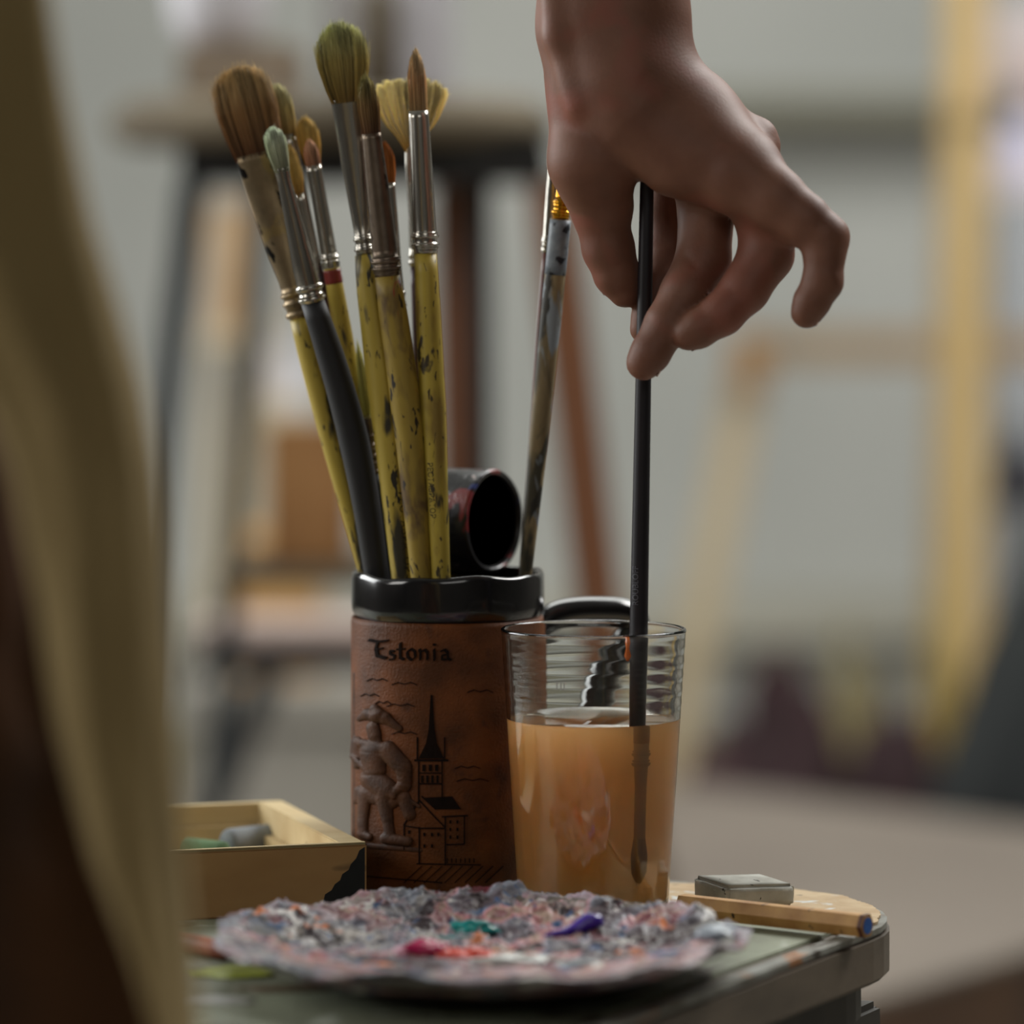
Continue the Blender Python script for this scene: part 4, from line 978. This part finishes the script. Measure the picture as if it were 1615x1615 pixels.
# ---------------------------------------------------------------- paint plate
def plate_material():
    m = bpy.data.materials.new('crusted_paint'); m.use_nodes = True; nt = m.node_tree; N = nt.nodes; Lk = nt.links; b = N['Principled BSDF']
    tc = N.new('ShaderNodeTexCoord')
    def noise(s, w_, det=5, dist=0.8):
        n = N.new('ShaderNodeTexNoise'); n.noise_dimensions = '4D'; n.inputs['Scale'].default_value = s; n.inputs['W'].default_value = w_; n.inputs['Detail'].default_value = det; n.inputs['Distortion'].default_value = dist
        Lk.new(tc.outputs['Object'], n.inputs['Vector']); return n.outputs['Fac']
    r = N.new('ShaderNodeValToRGB'); e = r.color_ramp.elements
    cols = [(0.28,(52,36,40)),(0.36,(96,84,92)),(0.42,(120,122,132)),(0.47,(184,120,126)),(0.51,(156,136,118)),(0.55,(124,72,78)),(0.60,(178,148,150)),(0.66,(92,94,110)),(0.74,(180,174,168))]
    e[0].position, e[0].color = cols[0][0], srgb(*cols[0][1]); e[1].position, e[1].color = cols[-1][0], srgb(*cols[-1][1])
    e[0].position = 0.36; e[1].position = 0.66
    for p_, c in cols[1:-1]: q = e.new(0.5+(p_-0.5)*0.62); q.color = srgb(*c)
    Lk.new(noise(19, 0.0), r.inputs[0]); cur = r.outputs[0]
    sep = N.new('ShaderNodeSeparateXYZ'); Lk.new(tc.outputs['Object'], sep.inputs[0])
    def mixc(fac, col):
        nonlocal cur
        x = N.new('ShaderNodeMix'); x.data_type = 'RGBA'; Lk.new(fac, x.inputs[0]); Lk.new(cur, x.inputs[6]); x.inputs[7].default_value = col; cur = x.outputs[2]
    def thr(f, a, b2):
        t = N.new('ShaderNodeMapRange'); t.inputs[1].default_value = a; t.inputs[2].default_value = b2; Lk.new(f, t.inputs[0]); return t.outputs[0]
    # blue grey rim paint
    ln = N.new('ShaderNodeVectorMath'); ln.operation = 'LENGTH'; cbx = N.new('ShaderNodeCombineXYZ'); Lk.new(sep.outputs[0], cbx.inputs[0]); Lk.new(sep.outputs[1], cbx.inputs[1]); Lk.new(cbx.outputs[0], ln.inputs[0])
    ad = N.new('ShaderNodeMath'); ad.operation = 'MULTIPLY_ADD'; Lk.new(noise(40, 7.0), ad.inputs[0]); ad.inputs[1].default_value = 0.05; Lk.new(ln.outputs['Value'], ad.inputs[2])
    def mul(f, k):
        q = N.new('ShaderNodeMath'); q.operation = 'MULTIPLY'; Lk.new(f, q.inputs[0]); q.inputs[1].default_value = k; return q.outputs[0]
    mixc(mul(thr(ad.outputs[0], 0.118, 0.134), 0.6), srgb(138,146,158))
    mixc(thr(noise(48, 11.0), 0.56, 0.60), srgb(46,30,36)); mixc(thr(noise(46, 13.0), 0.645, 0.67), srgb(190,104,48))
    mixc(thr(noise(70, 17.0), 0.61, 0.64), srgb(204,200,196)); mixc(thr(noise(44, 19.0), 0.61, 0.64), srgb(96,24,40)); mixc(thr(noise(75, 23.0), 0.62, 0.65), srgb(50,80,120))
    Lk.new(cur, b.inputs['Base Color']); b.inputs['Roughness'].default_value = 0.42; b.inputs['Specular IOR Level'].default_value = 0.5
    bp = N.new('ShaderNodeBump'); bp.inputs['Distance'].default_value = 0.0008; Lk.new(noise(260, 3.0, 4, 0.3), bp.inputs['Height']); Lk.new(bp.outputs[0], b.inputs['Normal'])
    return m
M_crust = plate_material()
PX, PY, PR = -0.0140, 1.628, 0.1085
plate = thing('plate', 'round plate thickly crusted with multicoloured dried paint at the front', 'plate', (PX, PY, T))
M_plate = mat('plate_underside', srgb(104,100,92), srgb(70,64,58), 40, .5, spots=((srgb(60,70,90),50,.6,.05),(srgb(130,124,116),60,.62,.05)))
lathe('plate_body', [(0.0001,0.001),(0.055,0.001),(0.057,0.0),(0.060,0.0),(0.062,0.003),(0.085,0.0095),(PR-0.004,0.0165),(PR-0.003,0.018),(PR-0.006,0.0185),(0.085,0.012),(0.06,0.006),(0.0001,0.005)], M_plate, plate, 96)
NR, NA = 150, 520
rr = np.linspace(0,1,NR)**0.85; aa = np.arange(NA)*2*np.pi/NA
Rg, Ag = np.meshgrid(rr, aa, indexing='ij')
edge = 1+0.022*np.sin(Ag*5+1)+0.014*np.sin(Ag*9+2.1)+0.010*np.sin(Ag*17)
X0 = Rg*PR*edge*np.cos(Ag); Y0 = Rg*PR*edge*np.sin(Ag)
base_z = 0.0085+0.0125*np.clip((Rg-0.45)/0.55, 0, 1)**1.6
Pn = np.stack([X0.ravel(), Y0.ravel(), np.zeros(X0.size)], 1)
n1 = fbm(Pn*38, 2, 3).reshape(X0.shape); n2 = fbm(Pn*120, 3, 9).reshape(X0.shape); n3 = np.abs(fbm(Pn*330, 3, 21)).reshape(X0.shape)
back = np.clip((Y0/PR+0.85)/1.1, 0.25, 1.1)
quiet = np.clip(np.hypot(X0+0.005, (Y0+0.030)*1.1)/0.075, 0.08, 1)
amp = back*quiet
Zt = base_z+amp*(0.0021*n1+0.0018*n2+0.0015*n3)+0.0012*np.sin(Ag*13+1)*np.clip((Rg-0.86)/0.14,0,1)
rim_drop = np.clip((Rg-0.955)/0.045, 0, 1)
Zt = Zt-0.0022*rim_drop**2
V = [np.stack([X0.ravel(), Y0.ravel(), Zt.ravel()], 1)]
# underside lip
lipR = PR*edge[-1]; lx, ly = lipR*np.cos(aa), lipR*np.sin(aa)
V.append(np.stack([lx*0.996, ly*0.996, Zt[-1]-0.0010-0.0006*np.sin(aa*11)], 1)); V.append(np.stack([lx*0.93, ly*0.93, np.full(NA, 0.0150)], 1)); V.append(np.stack([lx*0.80, ly*0.80, np.full(NA, 0.0085)], 1))
V = np.concatenate(V); Fc = []
for i in range(NR+2):
    for j in range(NA):
        q = (j+1) % NA; Fc.append((i*NA+j, i*NA+q, (i+1)*NA+q, (i+1)*NA+j))
crust = mesh_obj('paint_crust', V, Fc, M_crust, plate); crust['label'] = 'lumpy crust of dried paint'
def plate_pt(px, py):
    z = T+0.011
    for _ in range(4):
        d = (EYE-z)*F/(py-423); x = (px-807.5)*d/F; u, v = x-PX, d-PY
        r_ = min(0.99, math.hypot(u, v)/PR); j = int((math.atan2(v, u) % (2*math.pi))/(2*math.pi)*NA) % NA; i = int(np.argmin(np.abs(rr-r_))); z = T+Zt[i, j]
    return Vector((u, v, z-T))
def dab(px, py, rx, ry, hgt, c, seed, label, amp=0.35, rough=.22):
    c0 = plate_pt(px, py)-Vector((0,0,0.0001))
    o = blob('paint_dab', 0, 0, rx, ry, hgt, mat('wet_%s' % label.split()[0], srgb(*c), srgb(*[int(k*0.85) for k in c]), 120, rough, coat=.4), plate, seed=seed, base=c0, amp=amp); o['label'] = label; return o
dab(742,1478,0.0105,0.0062,0.004,(20,150,148),1,'teal paint dab'); dab(718,1480,0.008,0.0015,0.001,(40,150,150),7,'pale teal paint streak')
dab(672,1502,0.011,0.0055,0.0045,(190,20,90),2,'magenta paint dab'); dab(730,1509,0.015,0.007,0.004,(230,70,46),3,'vermilion paint dab')
dab(640,1501,0.005,0.003,0.0024,(222,168,188),8,'pink paint dab')
dab(820,1518,0.020,0.007,0.003,(206,206,202),4,'white paint dab'); dab(905,1522,0.010,0.0036,0.0022,(176,186,190),9,'pale grey paint dab')
c0 = plate_pt(858,1492); c1 = plate_pt(945,1466); c2 = plate_pt(905,1480)
o = tube('paint_dab', [c0+Vector((0,0,0.0003)), c0.lerp(c2,.6)+Vector((0,0,0.0012)), c2+Vector((0,0,0.002)), c2.lerp(c1,.6)+Vector((0,0,0.0034)), c1+Vector((0,0,0.0022)), c1+Vector((0.0018,0.001,0.001))], [0.0005,0.0016,0.0026,0.0037,0.0030,0.0008], mat('wet_violet', srgb(76,44,170), srgb(60,36,140), 150, .22, coat=.4), plate, 16)
o['label'] = 'violet paint dab'
dab(1128,1476,0.009,0.010,0.005,(150,160,172),12,'blue-grey paint lump',0.2,0.4)

# reddish stick under the left rim of the plate
a = in_box(262,1480,T+0.0042); bq = in_box(368,1502,T+0.0042)
o = tube('crayon', [a-a, (bq-a)*0.5, (bq-a)*0.86, bq-a], [0.0042,0.0042,0.004,0.0018], mat('terracotta_crayon', srgb(150,80,46), srgb(120,60,36), 80, .6), None, 20, loc=a)
tag(o, 'terracotta crayon poking out under the left rim of the plate', 'crayon')

# ---------------------------------------------------------------- hand and wrist
HY = 1.7735
def H(px, py, dy): p_ = at(px, py, HY); return (p_.x, HY+dy/1000.0, p_.z)
hpx = HY/F
hh = 0.00125
lo = np.array((at(828,0,HY).x, HY-0.062, at(0,625,HY).z)); hi = np.array((at(1345,0,HY).x, HY+0.075, at(0,-330,HY).z))
nn_ = np.ceil((hi-lo)/hh).astype(int)
gx = (lo[0]+hh*np.arange(nn_[0])).astype(np.float32); gy = (lo[1]+hh*np.arange(nn_[1])).astype(np.float32); gz = (lo[2]+hh*np.arange(nn_[2])).astype(np.float32)
P = np.meshgrid(gx, gy, gz, indexing='ij')
def C(a, b, ra, rb, q=1.0): return rcone(P, H(*a), H(*b), ra*hpx, rb*hpx, q)
def chain(pts, k=0.0025):
    D = None
    for (a, b) in zip(pts[:-1], pts[1:]):
        d = C(a[:3], b[:3], a[3], b[3]); D = d if D is None else smin(D, d, k)
    return D
arm = C((966,-420,4), (968,40,4), 122, 119, 0.72)
arm = smin(arm, C((968,40,4), (985,150,4), 119, 112, 0.74), 0.006)
palm = C((985,140,2), (1080,205,4), 112, 96, 0.95)
palm = smin(palm, C((1080,205,4), (1165,268,-8), 96, 62, 0.95), 0.006)
palm = smin(palm, C((1060,190,25), (1160,235,34), 85, 55, 1.0), 0.008)     # far knuckles
palm = smin(palm, C((1100,215,10), (1178,240,12), 80, 50, 1.0), 0.008)
palm = smin(palm, C((1000,190,-10), (1060,250,-12), 72, 56, 0.9), 0.006)    # heel on the little finger side
D = smin(arm, palm, 0.010)
th1 = C((925,130,6), (935,255,-2), 62, 68, 0.85); th1 = smin(th1, C((935,255,-2), (950,320,4), 68, 50, 0.9), 0.006)
D = smin(D, th1, 0.0035)
thumb = chain([(938,295,4,52),(949,340,6,43),(960,392,7,41),(974,434,8,36),(986,460,8,26)])
D = smin(D, thumb, 0.004)
index = chain([(1075,230,34,50),(1058,330,34,36),(1062,392,30,36),(1044,450,20,31),(1024,500,12,26),(1016,520,11,22)])
middle = chain([(1110,240,14,56),(1116,330,10,45),(1110,408,2,43),(1080,462,-6,39),(1050,512,-11,35),(1024,556,-13,31),(1014,571,-13,28)])
ring_ = chain([(1165,255,0,52),(1202,345,-4,42),(1206,402,-10,43),(1172,456,-14,38),(1136,494,-17,34),(1098,518,-18,30),(1083,525,-18,27)])
pinky = chain([(1090,235,-6,70),(1160,275,-17,60),(1215,314,-24,49),(1262,348,-28,40),(1290,376,-29,35),(1292,400,-30,32),(1289,444,-31,31),(1272,475,-31,28),(1264,492,-31,25)])
fing = np.minimum(np.minimum(index, middle), ring_)
D = smin(D, fing, 0.003); D = smin(D, pinky, 0.012)
# tendons, knuckles and creases
D = smin(D, C((866,-60,-7), (876,60,-11), 14, 12)+0.0006, 0.009); D = smin(D, C((876,60,-11), (908,170,-16), 12, 8)+0.0008, 0.009)
D = smin(D, C((1198,214,8), (1202,224,8), 26, 24), 0.009)
D = smin(D, C((1296,372,-28), (1300,374,-28), 33, 31), 0.004)
def groove(D, pts, w_, depth):
    for a, b in zip(pts[:-1], pts[1:]):
        d = C(a, b, 0, 0); D = D+depth*np.exp(-(d/w_)**2)
    return D
D = groove(D, [(880,185,-24),(920,225,-30),(965,258,-30),(1015,285,-24)], 0.0022, 0.0011)
D = groove(D, [(1072,395,-8),(1095,420,-12)], 0.0014, 0.0008); D = groove(D, [(1030,378,22),(1058,386,20)], 0.0015, 0.0009)
D = groove(D, [(1135,448,-24),(1165,470,-26)], 0.0014, 0.0007); D = groove(D, [(1262,440,-38),(1300,450,-40)], 0.0014, 0.0007)
D = groove(D, [(1020,500,-16),(1050,525,-18)], 0.0014, 0.0006); D = groove(D, [(1258,392,-38),(1285,402,-40)], 0.0014, 0.0006)
D = groove(D, [(930,395,-6),(990,402,-6)], 0.0014, 0.0006)
V, Fc = surface_nets(D, lo, hh)
# light smoothing
for it in range(2):
    acc = np.zeros_like(V); cnt = np.zeros(len(V))
    for k in range(4):
        a_, b_ = Fc[:,k], Fc[:,(k+1)%4]
        np.add.at(acc, a_, V[b_]); np.add.at(cnt, a_, 1); np.add.at(acc, b_, V[a_]); np.add.at(cnt, b_, 1)
    V = V*0.5+0.5*acc/cnt[:,None]
del P, D
def skin_material():
    m = mat('skin', srgb(132,90,71), srgb(116,76,59), 45, 0.56, bump=0.00012, bscale=700, sss=0.25, spots=((srgb(138,82,66), 28, 0.56, 0.16),), spec=0.45)
    return m
M_skin = skin_material()
horg = Vector(H(968,0,4))
person = thing('person', 'person reaching down with bare right hand to dip a black paintbrush', 'person', horg)
mesh_obj('arm_and_hand', V-np.array(horg), Fc, M_skin, person)
M_nail = mat('nail', srgb(206,158,136), rough=0.3)
def nail(px, py, dy, dirx, diry, r, ny, lng):
    c = Vector(H(px, py, dy))-horg
    ax = Vector((dirx, 0, diry)).normalized(); nrm = Vector(ny).normalized(); nrm = (nrm-ax*nrm.dot(ax)).normalized(); sd_ = ax.cross(nrm)
    V = []; Fc = []; n = 9; k = 7
    for s in (0, -0.0006):
        for i in range(k):
            for j in range(n):
                t = -1+2*i/(k-1); u = -1+2*j/(n-1); an = u*0.85*(1-0.25*max(0,t)**2)
                V.append(c+ax*t*lng+nrm*(math.cos(an)*(r+0.0002+s)-abs(t)*0.0004)+sd_*math.sin(an)*(r+0.0002+s))
    for lay in (0,1):
        for i in range(k-1):
            for j in range(n-1):
                p_ = lay*n*k+i*n+j; Fc.append((p_, p_+1, p_+1+n, p_+n))
    mesh_obj('fingernail', V, Fc, M_nail, person)
nail(1266,488,-31, -0.55,-0.85, 25*hpx, (0.75,0.25,-0.45), 0.0042)
nail(1092,521,-18, -0.9,-0.42, 28*hpx, (0.3,0.5,-0.8), 0.0048)
nail(1020,563,-13, -0.5,-0.85, 29*hpx, (0.7,0.35,-0.5), 0.0052)
nail(974,434,8, 0.42,-0.9, 35.5*hpx, (-0.45,0.88,-0.2), 0.0058)
